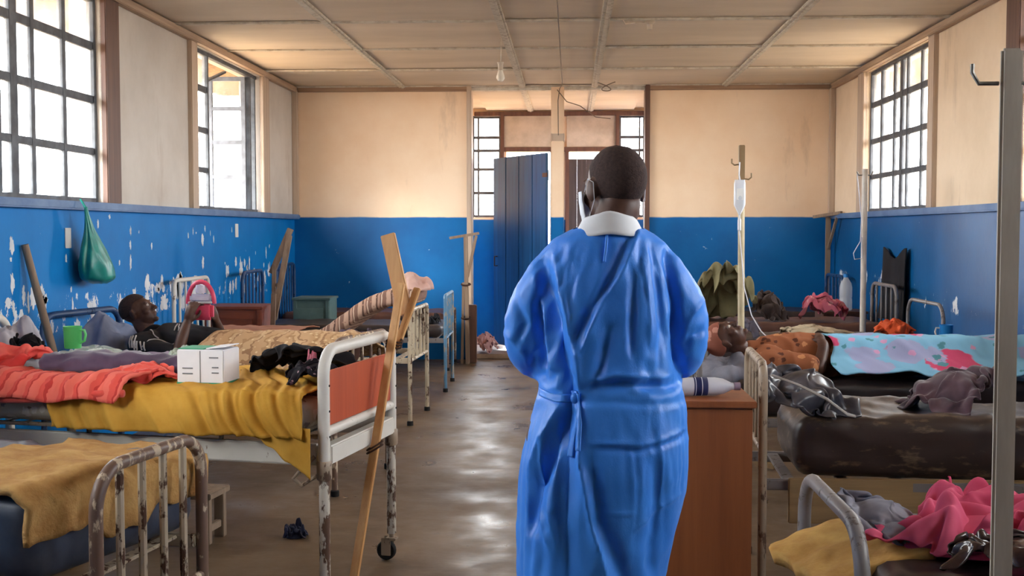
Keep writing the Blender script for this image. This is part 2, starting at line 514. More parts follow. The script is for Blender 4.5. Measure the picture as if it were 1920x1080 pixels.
# lobby beyond the opening
XA0, XA1, YA = -1.42, 1.12, 16.0
wall_cells('wall_lobby_side_a', M_['wall_back'], 'X', XA0, -0.15, YB + 0.2, YA, 0, ZC + 0.05, [], 'side wall of the small lobby')
wall_cells('wall_lobby_side_b', M_['wall_back'], 'X', XA1, 0.15, YB + 0.2, YA, 0, ZC + 0.05, [(14.3, 15.7, 0.9, 2.9)], 'side wall of the small lobby')  # unseen opening added here to bring daylight into the lobby
wall_cells('wall_lobby', M_['wall_back'], 'Y', YA, 0.15, XA0 - 0.15, XA1 + 0.15, 0, ZC + 0.05,
           [(-1.38, -0.97, 1.69, 3.10), (0.66, 1.03, 1.69, 3.10), (-0.90, -0.24, -1, 2.60), (-0.06, 0.62, -1, 2.60)], 'lobby wall with two tall windows and two doorways')
for x0, x1 in ((-0.93, -0.27), (-0.06, 0.64)):
    b = MB().box(((x0 + x1) / 2, YA - 0.02, 2.88), (x1 - x0, 0.04, 0.44), bev=0.004).build('trim_1', M_['grey_board']); struct(b, 'grey cream board above the doorway')
b = MB().box((-0.14, YA - 0.03, 2.63), (1.62, 0.07, 0.06), bev=0.006).build('trim_2', M_['timber_dark']); struct(b, 'dark lintel over the doorways')
b = MB().box((-0.14, YA - 0.03, 3.12), (2.4, 0.07, 0.06), bev=0.006).build('trim_3', M_['timber_dark']); struct(b, 'dark head rail in the lobby')
for k, x in enumerate((-0.95, -0.26, -0.05, 0.64)):
    b = MB().box((x, YA - 0.04, 1.55 if k in (0, 3) else 1.31), (0.05, 0.08, 3.1 if k in (0, 3) else 2.62), bev=0.006).build('trim_%d' % (4 + k), M_['timber_dark']); struct(b, 'dark door jamb in the lobby')
# central pillar of the opening and the trims at its edges
pil = MB().box((-0.155, YB + 0.09, ZC / 2), (0.15, 0.16, ZC), bev=0.008).build('trim_8', M_['wall_back']); struct(pil, 'cream and blue pillar in the middle of the opening')
b = MB().box((-0.155, YB + 0.09, 2.58), (0.16, 0.17, 0.10), bev=0.008).build('trim_9', M_['timber_pale']); struct(b, 'brown collar around the pillar')
for k, x in enumerate((-1.185, 0.885)):
    b = MB().box((x + (0.01 if k == 0 else -0.01), YB + 0.08, ZC / 2), (0.055, 0.26, ZC), bev=0.006).build('trim_%d' % (10 + k), M_['timber_pale' if k == 0 else 'timber_dark']); struct(b, 'timber edge of the opening')
b = MB().box((-0.15, YB + 0.08, ZC - 0.02), (2.1, 0.12, 0.05), bev=0.006).build('trim_12', M_['batten']); struct(b, 'whitewashed head batten over the opening')
b = MB().box((-0.15, YB + 0.30, 0.025), (2.02, 0.45, 0.06), bev=0.012).build('trim_13', mk('worn_step_concrete', S(176, 150, 128), S(140, 112, 92), 6, rough=0.7)); struct(b, 'low worn step at the lobby threshold')
for x0, x1, k in ((XL, -1.17, 14), (0.87, XR, 15)):
    b = MB().box(((x0 + x1) / 2, YB - 0.02, ZC - 0.035), (x1 - x0, 0.045, 0.05), bev=0.006).build('trim_%d' % k, M_['timber_x']); struct(b, 'worn timber cornice on the end wall')

# timber posts beside the windows, cornices, sills, eaves
k = 16
for side, xw, sg in (('left', XL, 1), ('right', XR, -1)):
    b = MB().box((xw + sg * 0.03, (YF + YB) / 2, ZC - 0.035), (0.06, YB - YF, 0.06), bev=0.006).build('trim_%d' % k, M_['timber_y']); struct(b, 'timber cornice along the window wall'); k += 1
    b = MB().box((xw + sg * 0.035, (YF + YB) / 2, DADO + 0.005), (0.07, YB - YF, 0.055), bev=0.01).build('trim_%d' % k, M_['sill']); struct(b, 'grey blue sill ledge along the window wall'); k += 1
    for y0, y1 in WIN_Y:
        for yy, w, mt in ((y1 + 0.12, 0.24, 'timber_dark' if y1 < 9 else 'timber_pale'), (y0 - 0.08, 0.16, 'timber_pale')):
            b = MB().box((xw + sg * 0.012, yy, (WIN_Z[0] + ZC) / 2), (0.05, w, ZC - WIN_Z[0]), bev=0.006).build('trim_%d' % k, M_[mt]); struct(b, 'timber post beside a window'); k += 1
    b = MB().box((xw + sg * 0.03, YB - 0.05, (DADO + ZC) / 2), (0.06, 0.09, ZC - DADO), bev=0.006).build('trim_%d' % k, M_['timber_pale']); struct(b, 'timber post in the corner'); k += 1
    b = MB().box((xw - sg * (TH + 0.47), (YF + YB) / 2, 3.22), (0.98, YB - YF + 2, 0.05)).build('trim_%d' % k, M_['soffit']); struct(b, 'straw coloured eaves outside the windows'); k += 1

# ------------------------------------------------------------------ windows
WN = [0]
def window(axis, pos, cols, rows, mats, label, skip=(), thick=None, bar=0.016, dirt=None):
    """steel window: outer frame, glazing bars, one pane per light"""
    WN[0] += 1
    w = empty('window_%d' % WN[0], (0, 0, 0)); struct(w, label)
    def P(u, z): return (pos, u, z) if axis == 'X' else (u, pos, z)
    def bx(u0, u1, z0, z1, d):
        s = (d, abs(u1 - u0), z1 - z0) if axis == 'X' else (abs(u1 - u0), d, z1 - z0)
        return MB().box(P((u0 + u1) / 2, (z0 + z1) / 2), s, bev=0.003)
    c0, c1, r0, r1 = cols[0][0], cols[-1][0], rows[0][0], rows[-1][0]
    for u0, u1, z0, z1 in ((c0, c0 + .035, r0, r1), (c1 - .035, c1, r0, r1), (c0 + .035, c1 - .035, r0, r0 + .035), (c0 + .035, c1 - .035, r1 - .035, r1)):
        bx(u0, u1, z0, z1, 0.05).build('frame', mats, w)
    for u, wd in cols[1:-1]: bx(u - wd, u + wd, r0 + .035, r1 - .035, 0.035).build('glazing_bar', mats, w)
    for z, wd in rows[1:-1]: bx(c0 + .035, c1 - .035, z - wd, z + wd, 0.03).build('glazing_bar', mats, w)
    for i in range(len(cols) - 1):
        for j in range(len(rows) - 1):
            if (i, j) in skip: continue
            bx(cols[i][0] + .008, cols[i + 1][0] - .008, rows[j][0] + .008, rows[j + 1][0] - .008, 0.005).build('pane', M_['pane'], w)
    return w
rowz = [(1.69, .02), (2.045, .024), (2.40, .026), (2.765, .028), (3.10, .02)]
for side, pos in (('left', XL - 0.06), ('right', XR + 0.06)):
    for k, (y0, y1) in enumerate(WIN_Y):
        if side == 'left' and k == 2: continue
        cols = [(y0, .02), (y0 + .44, .02), (y0 + .86, .02), (y0 + 1.04, .045), (y0 + 1.28, .026), (y0 + 1.72, .026), (y1, .02)]
        window('X', pos, cols, rowz, M_['frame_metal'], 'tall grey steel casement window in the %s wall' % side)
# the window whose casements stand open
w2 = window('X', XL - 0.06, [(9.75, .02), (9.98, .012), (10.27, .02)], rowz, M_['frame_metal'], 'open steel casement window near the corner')
def leaf_piece(mb, name, mt): return mb.build(name, mt, w2)
LY, LX = 11.56, XL - 0.07
for xx in (LX - 0.36, LX - 0.02): leaf_piece(MB().box((xx, LY, 2.38), (0.045, 0.04, 1.36), bev=0.003), 'casement_stile', M_['frame_metal'])
for z in (1.72, 2.05, 2.40, 2.74, 3.04): leaf_piece(MB().box((LX - 0.19, LY, z), (0.31, 0.036, 0.042), bev=0.003), 'casement_rail', M_['frame_metal'])
for z0, z1 in ((1.735, 2.035), (2.065, 2.385), (2.415, 2.725), (2.755, 3.025)): leaf_piece(MB().box((LX - 0.19, LY, (z0 + z1) / 2), (0.30, 0.005, z1 - z0)), 'pane', M_['pane'])
for z in (1.705, 3.085): leaf_piece(MB().box((XL - 0.06, 11.06, z), (0.05, 1.58, 0.035), bev=0.003), 'frame', M_['frame_metal'])
for y in (11.63, 11.80): leaf_piece(MB().box((XL - 0.06, y, 2.395), (0.045, 0.035, 1.36), bev=0.003), 'frame', M_['frame_metal'])
leaf_piece(MB().bar((XL - 0.06, 10.3, 2.86), (LX - 0.1, 11.2, 3.06), 0.03, 0.02), 'stay', M_['frame_metal'])
# lobby windows
window('Y', YA + 0.05, [(-1.38, .02), (-1.29, .014), (-0.97, .02)], [(1.69, .02), (2.03, .020), (2.36, .020), (2.62, .020), (2.80, .020), (3.10, .02)], M_['frame_metal'], 'tall narrow lobby window beside the blue door')
window('Y', YA + 0.05, [(0.66, .02), (0.95, .012), (1.03, .02)], [(1.69, .02), (2.03, .020), (2.36, .020), (2.62, .020), (2.80, .020), (3.10, .02)], M_['frame_metal'], 'narrow lobby window beside the dark doorway')

# ------------------------------------------------------------------ doors
d1 = empty('door_1', (-0.275, 13.56, 0.06)); struct(d1, 'worn blue plank door standing open'); d1['kind'] = 'structure'
ang = math.atan2(14.62 - 13.56, -0.97 + 0.275)
d1.rotation_euler = (0, 0, ang)
Ld = math.hypot(14.62 - 13.56, -0.97 + 0.275)
for i in range(4):
    w = Ld / 4
    MB().box((w * (i + 0.5), 0.002 * (i % 2), 1.18), (w - 0.008, 0.035, 2.36), bev=0.005).build('plank', M_['blue_door'], d1)
for z in (0.35, 1.2, 2.1): MB().box((Ld / 2, -0.032, z), (Ld - 0.08, 0.025, 0.13), bev=0.005).build('ledge', M_['blue_door'], d1)
for z in (0.35, 2.1):
    MB().box((0.02, 0.026, z), (0.10, 0.012, 0.05), bev=0.003).build('hinge', M_['timber_dark'], d1)
MB().tube([(Ld - 0.1, 0.02, 1.0), (Ld - 0.1, 0.06, 1.0), (Ld - 0.1, 0.06, 1.12), (Ld - 0.1, 0.02, 1.12)], 0.008, 8).build('handle', M_['timber_dark'], d1, smooth=True)
d2 = empty('door_2', (0.28, YA + 0.06, 0.0)); struct(d2, 'dark grey lobby door')
for i in range(5): MB().box((-0.26 + 0.13 * i, 0, 1.25), (0.1295, 0.04, 2.5), bev=0.002).build('plank', M_['dark_door'], d2)
MB().box((0, -0.03, 1.3), (0.6, 0.025, 0.12), bev=0.004).build('ledge', M_['dark_door'], d2)
MB().box((0.24, -0.035, 1.05), (0.03, 0.03, 0.1), bev=0.005).build('handle', M_['timber_dark'], d2)

# ------------------------------------------------------------------ cloth, mattress and bed builders
CRUMPLES = []
def crumple(seed, n=38, squeeze=0.55, mound=0.0, frames=34):
    """a flat square of cloth, gathered and dropped: gives a natural crumpled shape"""
    me = bpy.data.meshes.new('crumple'); vs_ = []; fs_ = []
    for i in range(n + 1):
        for j in range(n + 1):
            vs_.append((i / n - .5, j / n - .5, 0))
            if i < n and j < n: a = i * (n + 1) + j; fs_.append((a, a + n + 1, a + n + 2, a + 1))
    me.from_pydata(vs_, [], fs_)
    o = bpy.data.objects.new('crumple', me); COL.objects.link(o)
    o.shape_key_add(name='flat'); k = o.shape_key_add(name='gathered')
    for p, (x, y, _) in zip(k.data, vs_):
        z = .30 + mound + .10 * nz(x * 3 + seed * 7, y * 3, 1) + .07 * nz(x * 7 + seed * 3, y * 7, 4)
        p.co = V((x * squeeze + .08 * nz(x * 4, y * 4, seed), y * squeeze + .08 * nz(x * 4 + 9, y * 4, seed), z))
    k.value = 1.0
    fm = bpy.data.meshes.new('f'); fm.from_pydata([(-2, -2, 0), (2, -2, 0), (2, 2, 0), (-2, 2, 0)], [], [(0, 1, 2, 3)])
    f = bpy.data.objects.new('f', fm); COL.objects.link(f)
    cols = [f]
    if mound:
        e = bpy.data.objects.new('m', MB().ell((0, 0, 0), (0.20, 0.16, mound)).mesh('m')); COL.objects.link(e); cols.append(e)
    out = run_cloth(o, cols, frames, rest='flat')
    co = [v.co.copy() for v in out.vertices]
    lo = [min(c[i] for c in co) for i in range(3)]; hi = [max(c[i] for c in co) for i in range(3)]
    unit = [((c.x - (lo[0] + hi[0]) / 2) / (hi[0] - lo[0]) * 2, (c.y - (lo[1] + hi[1]) / 2) / (hi[1] - lo[1]) * 2, (c.z - lo[2]) / (hi[2] - lo[2])) for c in co]
    bpy.data.meshes.remove(out)
    return unit, fs_
CRUMPLES.append(crumple(1, squeeze=0.55)); CRUMPLES.append(crumple(2, squeeze=0.50, mound=0.16)); CRUMPLES.append(crumple(3, squeeze=0.62)); CRUMPLES.append(crumple(5, squeeze=0.60, mound=0.22))

def cloth_pile(name, mat, loc, size, seed, rz=0.0, folds=1.0, parent=None, freq=None, flat=None, which=None, fill=None, t=0.006):
    """crumpled cloth of the given half-width, half-depth and height"""
    unit, fs_ = CRUMPLES[(seed if which is None else which) % 4]
    if fill is None: fill = 0.42 if ((seed if which is None else which) % 2 == 0) else 0.0
    rx, ry, h = size
    a = seed * 1.7
    pts = []
    for x, y, z in unit:
        X = x * math.cos(a) - y * math.sin(a); Y = x * math.sin(a) + y * math.cos(a)
        pts.append((X, Y, z))
    mx = max(abs(p[0]) for p in pts); my = max(abs(p[1]) for p in pts)
    mb = MB(); mb.add([(p[0] / mx * rx, p[1] / my * ry, 0.004 + p[2] * h) for p in pts], fs_)
    if fill:
        n = 20; rg = []
        for i in range(9):
            r = [0.0, 0.25, 0.45, 0.62, 0.76, 0.88, 0.96, 1.0, 0.97][i]
            zz = h * fill * (1 - r ** 2.4) if i < 8 else 0.002
            rg.append([V((0.74 * rx * max(r, 0.01) * math.cos(2 * math.pi * k / n), 0.74 * ry * max(r, 0.01) * math.sin(2 * math.pi * k / n), max(zz, 0.003) - 0.001)) for k in range(n)])
        mb.rings(rg)
    o = link(name, mb.mesh(name, 'all'), mat, parent, loc, rz)
    thicken(o, t, 0.0, 1)
    return o

def heap(name, mat, loc, size, seed, rz=0.0, folds=1.0, nr=26, na=84, flat=1.6, parent=None, lift=0.0, freq=2.6):
    """a crumpled pile of cloth with ridged folds and a wandering hem"""
    rx, ry, h = size
    mb = MB(); rings = []
    s = seed * 7.31
    for i in range(nr + 1):
        r = i / nr
        ring = []
        for k in range(na):
            a = 2 * math.pi * k / na
            ca, sa = math.cos(a), math.sin(a)
            edge = 1 + 0.22 * nz(ca * 1.3 + s, sa * 1.3, 0.3) + 0.10 * nz(ca * 4 + s, sa * 4, 2.1)
            x, y = ca * r * edge, sa * r * edge
            lump = 0.80 + 0.75 * nz(x * 1.5 + s, y * 1.5, 4.2)
            fold = ridge(x * freq + s + 0.6 * nz(x * 2, y * 2, s), y * freq * 0.45, 0.5) * 0.55 + ridge(x * freq * 2.1 + 3 * s, y * freq * 2.1, 1.5) * 0.22 + ridge(x * freq * 4 + s, y * freq * 4, 7.5) * 0.10
            body = (1 - r ** (flat * 1.7)) ** 0.6 if r < 1 else 0.0
            z = h * (body * lump + folds * 0.42 * fold * body ** 0.6)
            z = max(z, 0.0) + 0.004 * (1 - r)
            ring.append(V((x * rx + 0.10 * rx * nz(x * 3, y * 3, s), y * ry + 0.10 * ry * nz(x * 3 + 9, y * 3, s), z + lift)))
        rings.append(ring)
    rings.append([V((p.x * 0.93, p.y * 0.93, lift)) for p in rings[-1]])
    vs = [p for r_ in rings for p in r_]; fs = []
    for i in range(len(rings) - 1):
        for k in range(na):
            k2 = (k + 1) % na
            fs.append((i * na + k, i * na + k2, (i + 1) * na + k2, (i + 1) * na + k))
    fs.append(tuple((len(rings) - 1) * na + k for k in range(na)))
    mb.add(vs, fs)
    me = mb.mesh(name, 'all')
    return link(name, me, mat, parent, loc, rz)

def mattress(name, mat, loc, size, seed, rz=0.0, sag=0.015, wr=0.006, rnd=0.05, n=(44, 18, 7), parent=None, bend=None):
    """soft slab: rounded edges, sag, wrinkles; 'bend(x)' lifts it along its length"""
    L, W, H = size
    mb = MB(); bm = bmesh.new()
    bmesh.ops.create_cube(bm, size=1.0)
    bmesh.ops.subdivide_edges(bm, edges=[e for e in bm.edges if abs((e.verts[0].co - e.verts[1].co).x) > .5], cuts=n[0], use_grid_fill=True)
    bmesh.ops.subdivide_edges(bm, edges=[e for e in bm.edges if abs((e.verts[0].co - e.verts[1].co).y) > .5], cuts=n[1], use_grid_fill=True)
    bmesh.ops.subdivide_edges(bm, edges=[e for e in bm.edges if abs((e.verts[0].co - e.verts[1].co).z) > .5], cuts=n[2], use_grid_fill=True)
    s = seed * 3.7
    for v in bm.verts:
        p = V((v.co.x * L, v.co.y * W, v.co.z * H))
        c = V((max(-L / 2 + rnd, min(L / 2 - rnd, p.x)), max(-W / 2 + rnd, min(W / 2 - rnd, p.y)), max(-H / 2 + rnd, min(H / 2 - rnd, p.z))))
        d = p - c
        if d.length > 1e-6:
            q = c + d.normalized() * rnd
        else: q = p
        top = sstep(0, H / 2, p.z)
        w = wr * (ridge(p.x * 7 + s, p.y * 2.5, p.z * 9) + 0.5 * ridge(p.x * 16 + s, p.y * 5 + p.z * 14, 3.3)) + wr * 1.6 * nz(p.x * 2 + s, p.y * 2, 1)
        dn = d.normalized() if d.length > 1e-6 else V((0, 0, 1 if p.z > 0 else -1))
        q = q + dn * w * (1 if p.z > -H * 0.35 else 0.15)
        q.z += -sag * top * (1 - (2 * p.y / W) ** 2) + H / 2
        if bend: q.z += bend(p.x)
        v.co = q
    me = bpy.data.meshes.new(name); bm.normal_update(); bm.to_mesh(me); bm.free()
    me.shade_smooth()
    return link(name, me, mat, parent, loc, rz)

def crisp(p):
    f = abs(2 * (p - math.floor(p)) - 1)
    g = abs(2 * (p * 1.73 + 0.3 - math.floor(p * 1.73 + 0.3)) - 1)
    return (1 - f) ** 1.6 + 0.45 * (1 - g) ** 2

def sheet(name, mat, loc, rz, x0, x1, path, seed, wr=0.012, freq=9.0, nx=90, t=0.006, hem=0.03, skew=0.0, bend=None, flare=0.0, parent=None, cross=0.4, lean=0.0, crisp_a=0.0, crisp_f=8.0):
    """cloth laid across a bed: 'path' is its cross-section (y, z); wrinkles run across with a slant"""
    P = [V((0, y, z)) for y, z in path]
    cum = [0.0]
    for a, b in zip(P, P[1:]): cum.append(cum[-1] + (b - a).length)
    T = cum[-1]
    nv = max(24, int(T / (0.011 if crisp_a else 0.022)))
    def at(v):
        d = v * T
        for i in range(len(P) - 1):
            if d <= cum[i + 1] + 1e-9:
                w = (d - cum[i]) / max(cum[i + 1] - cum[i], 1e-9)
                return P[i].lerp(P[i + 1], w)
        return P[-1].copy()
    pts = [at(j / nv) for j in range(nv + 1)]
    for _ in range(8 if crisp_a else 3):
        pts = [pts[0]] + [(pts[j - 1] + pts[j] * 2 + pts[j + 1]) / 4 for j in range(1, nv)] + [pts[-1]]
    s = seed * 5.13
    mb = MB()
    def fn(u, v):
        j = min(int(round(v * nv)), nv)
        p = pts[j]
        tg = pts[min(j + 1, nv)] - pts[max(j - 1, 0)]
        nrm = V((0, -tg.z, tg.y))
        if nrm.length > 0: nrm.normalize()
        e0 = hem * nz(v * 5 + s, 0.5, 1.0); e1 = hem * nz(v * 5 + s, 8.5, 1.0)
        x = x0 + e0 + (x1 + e1 - x0 - e0) * u + skew * (v - 0.5)
        d = v * T
        w = ridge(x * freq + d * lean + s, d * freq * cross, 0.2) * 0.8 + ridge(x * freq * 2.3 + d * lean * 2 + s, d * freq * cross * 2, 3.1) * 0.25 + nz(x * 3 + s, d * 3, 5) * 0.6
        side = 1.0 if abs(nrm.z) < 0.6 else 0.75
        q = V((x, p.y, p.z)) + nrm * (wr * (w + 0.7) * side)
        if crisp_a:
            ph_ = x * crisp_f + d * lean + 1.6 * nz(x * 2.2 + s, d * 2.2, 3) + s
            q += nrm * (crisp_a * crisp(ph_) * (0.55 + 0.9 * max(nz(x * 3.1 + s, d * 2, 11) + 0.2, 0)) * (1.0 if abs(nrm.z) < 0.75 else 0.45))
        if j in (0, nv) or v < 0.04 or v > 0.96: q.z += hem * 0.5 * nz(x * 6 + s, v * 3, 9)
        if bend: q.z += bend(q.x)
        return q
    mb.grid(fn, nx, nv)
    me = mb.mesh(name, 'all')
    # make sure the outside faces away from the bed
    o = link(name, me, mat, parent, loc, rz)
    thicken(o, t, 0.0)
    return o

def arch(y0, y1, z0, z1, r, x=0.0, n=7, lean=0.0):
    """points of a bent tube: up one post, round, across, round, down the other"""
    pts = [(x, y0, z0), (x, y0, (z0 + z1 - r) / 2), (x, y0, z1 - r)]
    for i in range(1, n + 1):
        a = math.pi / 2 * i / n
        pts.append((x, y0 + r * (1 - math.cos(a)), z1 - r + r * math.sin(a)))
    for i in range(n + 1):
        a = math.pi / 2 * i / n
        pts.append((x, y1 - r + r * math.sin(a), z1 - r + r * math.cos(a)))
    pts += [(x, y1, (z0 + z1 - r) / 2), (x, y1, z0)]
    return [V((p[0] + lean * (p[2] - z0), p[1], p[2])) for p in pts]

def bed(label, loc, rz, L, W, foot, head, mat, base_z=0.5, mat_base=None, group=None):
    """iron bedstead: origin on the floor in the middle of the FOOT end; +x is the way the foot faces.
       foot / head: dict(z, r, bars, low, rad, mat)"""
    b = empty('hospital_bed', loc, rz)
    tag(b, label, 'bed', group)
    for nm, x, e in (('foot_frame', 0.0, foot), ('head_frame', -L, head)):
        if not e: continue
        mt = e.get('mat', mat)
        rad = e.get('rad', 0.017)
        fr = MB().tube(arch(-W / 2, W / 2, 0.012, e['z'], e['r'], x), rad, 12).build(nm, mt, b, smooth=True)
        nb = e.get('bars', 0); bmt = e.get('bmat', mt)
        if nb:
            low = e.get('low', base_z - 0.02)
            MB().tube([(x, -W / 2, low), (x, W / 2, low)], rad * 0.75, 10).build('cross_rail', mt, fr, smooth=True)
            for i in range(nb):
                y = -W / 2 + W * (i + 1) / (nb + 1)
                zt = e['z'] - 0.002
                MB().tube([(x, y, low), (x, y, zt)], e.get('brad', rad * 0.62), 8).build('bar', bmt, fr, smooth=True)
        if e.get('foot', True):
            for y in (-W / 2, W / 2):
                MB().lathe([(rad, 0.0), (rad * 1.45, 0.0), (rad * 1.45, 0.03), (rad * 1.1, 0.035)], (x, y, 0), 12).build('rubber_foot', M_['rubber'], fr, smooth=True)
    for y in (-W / 2 + 0.015, W / 2 - 0.015):
        MB().box((-L / 2, y, base_z), (L - 0.03, 0.03, 0.045), bev=0.005).build('side_rail', mat, b)
    for i in range(9):
        x = -L + L * (i + 0.5) / 9
        MB().box((x, 0, base_z + 0.012), (0.05, W - 0.05, 0.012), bev=0.003).build('slat', mat_base or mat, b)
    return b

M_['rubber'] = mk('black_rubber', S(34, 32, 32), rough=0.8)
M_['cream_iron'] = mk_worn('chipped_cream_iron', S(206, 190, 164), S(84, 56, 42), 0.54, 26)
M_['white_iron'] = mk_worn('chipped_white_iron', S(226, 222, 214), S(128, 104, 84), 0.66, 22, paint2=S(206, 200, 190))
M_['white_leg'] = mk_worn('badly_flaked_white_iron', S(216, 208, 194), S(92, 66, 52), 0.50, 30)
M_['brown_iron'] = mk_worn('brown_and_cream_iron', S(126, 100, 86), S(206, 188, 162), 0.54, 24)
M_['pale_iron'] = mk_worn('grimy_pale_iron', S(172, 152, 130), S(96, 74, 60), 0.55, 24)
M_['grey_iron'] = mk_worn('dull_grey_iron', S(132, 126, 126), S(90, 78, 72), 0.58, 24)
M_['blue_iron'] = mk_worn('dark_blue_iron', S(36, 74, 122), S(20, 40, 70), 0.58, 24)
M_['lightblue_iron'] = mk_worn('blue_and_grey_iron', S(92, 140, 176), S(150, 144, 134), 0.52, 18)
M_['orange_panel'] = mk_wood('orange_brown_panel', S(196, 92, 58), S(170, 74, 46), 'Z', 0.4, 2.0)
M_['pale_wood'] = mk_wood('raw_pine', S(214, 164, 108), S(186, 132, 78), 'Z', 0.6)
M_['crutch_wood'] = mk_wood('orange_pine', S(212, 164, 106), S(182, 128, 76), 'Z', 0.55)
M_['grey_wood'] = mk_wood('greyed_wood', S(158, 136, 114), S(120, 98, 80), 'Z', 0.75)
M_['cord'] = mk('dark_cord', S(74, 48, 36), S(50, 32, 26), 60, rough=0.9)
M_['steel'] = mk('dull_steel', S(150, 148, 144), S(110, 106, 100), 30, rough=0.45, metal=0.7)

# ------------------------------------------------------------------ near bed beside the window wall: torn mattress
bed('chipped iron bed with rounded barred end and torn blue grey mattress', (-1.345, 3.60, 0), R(-10.5), 1.9, 0.63,
    dict(z=0.79, r=0.13, bars=4, low=0.30, rad=0.021, brad=0.0135, mat=M_['brown_iron'], bmat=M_['cream_iron']), dict(z=0.95, r=0.12, bars=4, rad=0.018), M_['cream_iron'], 0.42)
M_['vinyl_grey'] = mk('blue_grey_vinyl', S(74, 82, 100), S(50, 56, 72), 5, rough=0.42, bmp=0.15, bscale=30)
M_['foam_tan'] = mk('tan_exposed_foam', S(206, 166, 104), S(176, 130, 74), 9, rough=0.95, bmp=0.7, bscale=55, bdist=0.008)
mt = empty('foam_mattress', (-1.46, 3.62, 0.445), R(-19)); tag(mt, 'torn mattress of tan foam in blue grey vinyl behind the barred end', 'mattress')
mattress('vinyl_cover', M_['vinyl_grey'], (-0.85, 0.0, 0), (1.7, 0.78, 0.27), 3, wr=0.010, rnd=0.06, parent=mt)
# torn-back foam: a ragged sheet over the top and down the foot face
def torn(u, v):
    y = -0.42 + 0.84 * v
    ragx = -0.62 + 0.12 * nz(v * 4, 3.3, 1)
    hang = 0.13 + 0.07 * nz(v * 3.2, 8.1, 2) + 0.03 * nz(v * 11, 1, 2)
    Ltop = abs(ragx); tot = Ltop + hang
    d = u * tot
    b = 0.015 * nz(u * 5, v * 6, 1.7) + 0.008 * nz(u * 14, v * 16, 2.7)
    if d < Ltop:
        x, z = ragx + d, 0.285 + b + 0.02 * math.sin(v * 5)
        if d > Ltop - 0.05: z -= 0.03 * ((d - Ltop + 0.05) / 0.05) ** 2
    else: x, z = 0.022 + b, 0.255 - (d - Ltop)
    return V((x, y, z))
o = MB().grid(torn, 40, 50).build('torn_foam', M_['foam_tan'], mt, smooth='all'); thicken(o, 0.022, 0)
o['label'] = 'ragged tan foam top'

# ------------------------------------------------------------------ white bed with orange end panel
WB = (-0.885, 4.76, 0.0); WZ = R(-11.0); WW = 0.76; WL = 2.0
wb = empty('hospital_bed', WB, WZ)
tag(wb, 'white hospital bed with orange brown end panel and flaked legs on casters', 'bed')
e = MB().tube(arch(-WW / 2, WW / 2, 0.56, 1.035, 0.10), 0.024, 14, flat=1.0).build('foot_frame', M_['white_iron'], wb, smooth=True)
for y in (-WW / 2, WW / 2):
    for z in (0.70, 0.80, 0.90): MB().lathe([(0.0, 0), (0.005, 0), (0.004, 0.003), (0, 0.004)], (0.023, y, z), 8, Euler((0, R(90), 0))).build('rivet', M_['rubber'], e)
MB().box((0, 0, 0.845), (0.014, WW - 0.05, 0.215), bev=0.003).build('end_panel', M_['orange_panel'], wb)
MB().tube([(0, -WW / 2, 0.715), (0, WW / 2, 0.715)], 0.020, 12).build('end_rail', M_['white_iron'], wb, smooth=True)
MB().box((0.0, 0, 0.625), (0.05, WW - 0.04, 0.075), bev=0.006).build('end_channel', M_['white_iron'], wb)
for y in (-WW / 2, WW / 2):
    lg = MB().tube([(0, y, 0.125), (0, y, 0.58)], 0.021, 12).build('leg', M_['white_leg'], wb, smooth=True)
    MB().lathe([(0.026, 0.53), (0.030, 0.535), (0.030, 0.60), (0.026, 0.605)], (0, y, 0), 14).build('leg_collar', M_['pale_iron'], lg, smooth=True)
    cs = MB().box((0, y, 0.10), (0.05, 0.05, 0.012), bev=0.003).box((-0.02, y - 0.022, 0.065), (0.045, 0.006, 0.08), bev=0.002).box((-0.02, y + 0.022, 0.065), (0.045, 0.006, 0.08), bev=0.002).tube([(0, y, 0.10), (0, y, 0.14)], 0.012, 10).build('caster', M_['pale_iron'], wb, smooth=True)
    MB().lathe([(0.0, -0.014), (0.040, -0.014), (0.045, -0.008), (0.045, 0.008), (0.040, 0.014), (0.0, 0.014)], (-0.025, y, 0.0455), 20, Euler((R(90), 0, 0))).build('wheel', M_['rubber'], cs, smooth=True)
for y in (-WW / 2 + 0.02, WW / 2 - 0.02):
    MB().box((-WL / 2, y, 0.625), (WL - 0.06, 0.035, 0.085), bev=0.006).build('side_rail', M_['white_iron'], wb)
    MB().box((-WL / 2, y, 0.695), (WL - 0.06, 0.028, 0.014), bev=0.003).build('spring_rail', M_['pale_iron'], wb)
    for i in range(3): MB().box((-0.45 - 0.6 * i, y, 0.678), (0.012, 0.02, 0.03)).build('spring_bracket', M_['pale_iron'], wb)
for i in range(22):
    MB().tube([(-0.10 - i * 0.084, -WW / 2 + 0.02, 0.70), (-0.10 - i * 0.084, WW / 2 - 0.02, 0.70)], 0.004, 6).build('spring_wire', M_['steel'], wb)
MB().tube(arch(-WW / 2, WW / 2, 0.012, 1.08, 0.10, -WL), 0.022, 12).build('head_frame', M_['white_iron'], wb, smooth=True)
MB().tube([(-0.04, -WW / 2 + 0.0, 0.62), (-0.10, -WW / 2 - 0.01, 0.56), (-0.13, -WW / 2, 0.53), (-0.10, -WW / 2 + 0.01, 0.50), (-0.03, -WW / 2, 0.545)], 0.008, 8).build('crank_hook', M_['pale_iron'], wb, smooth=True)

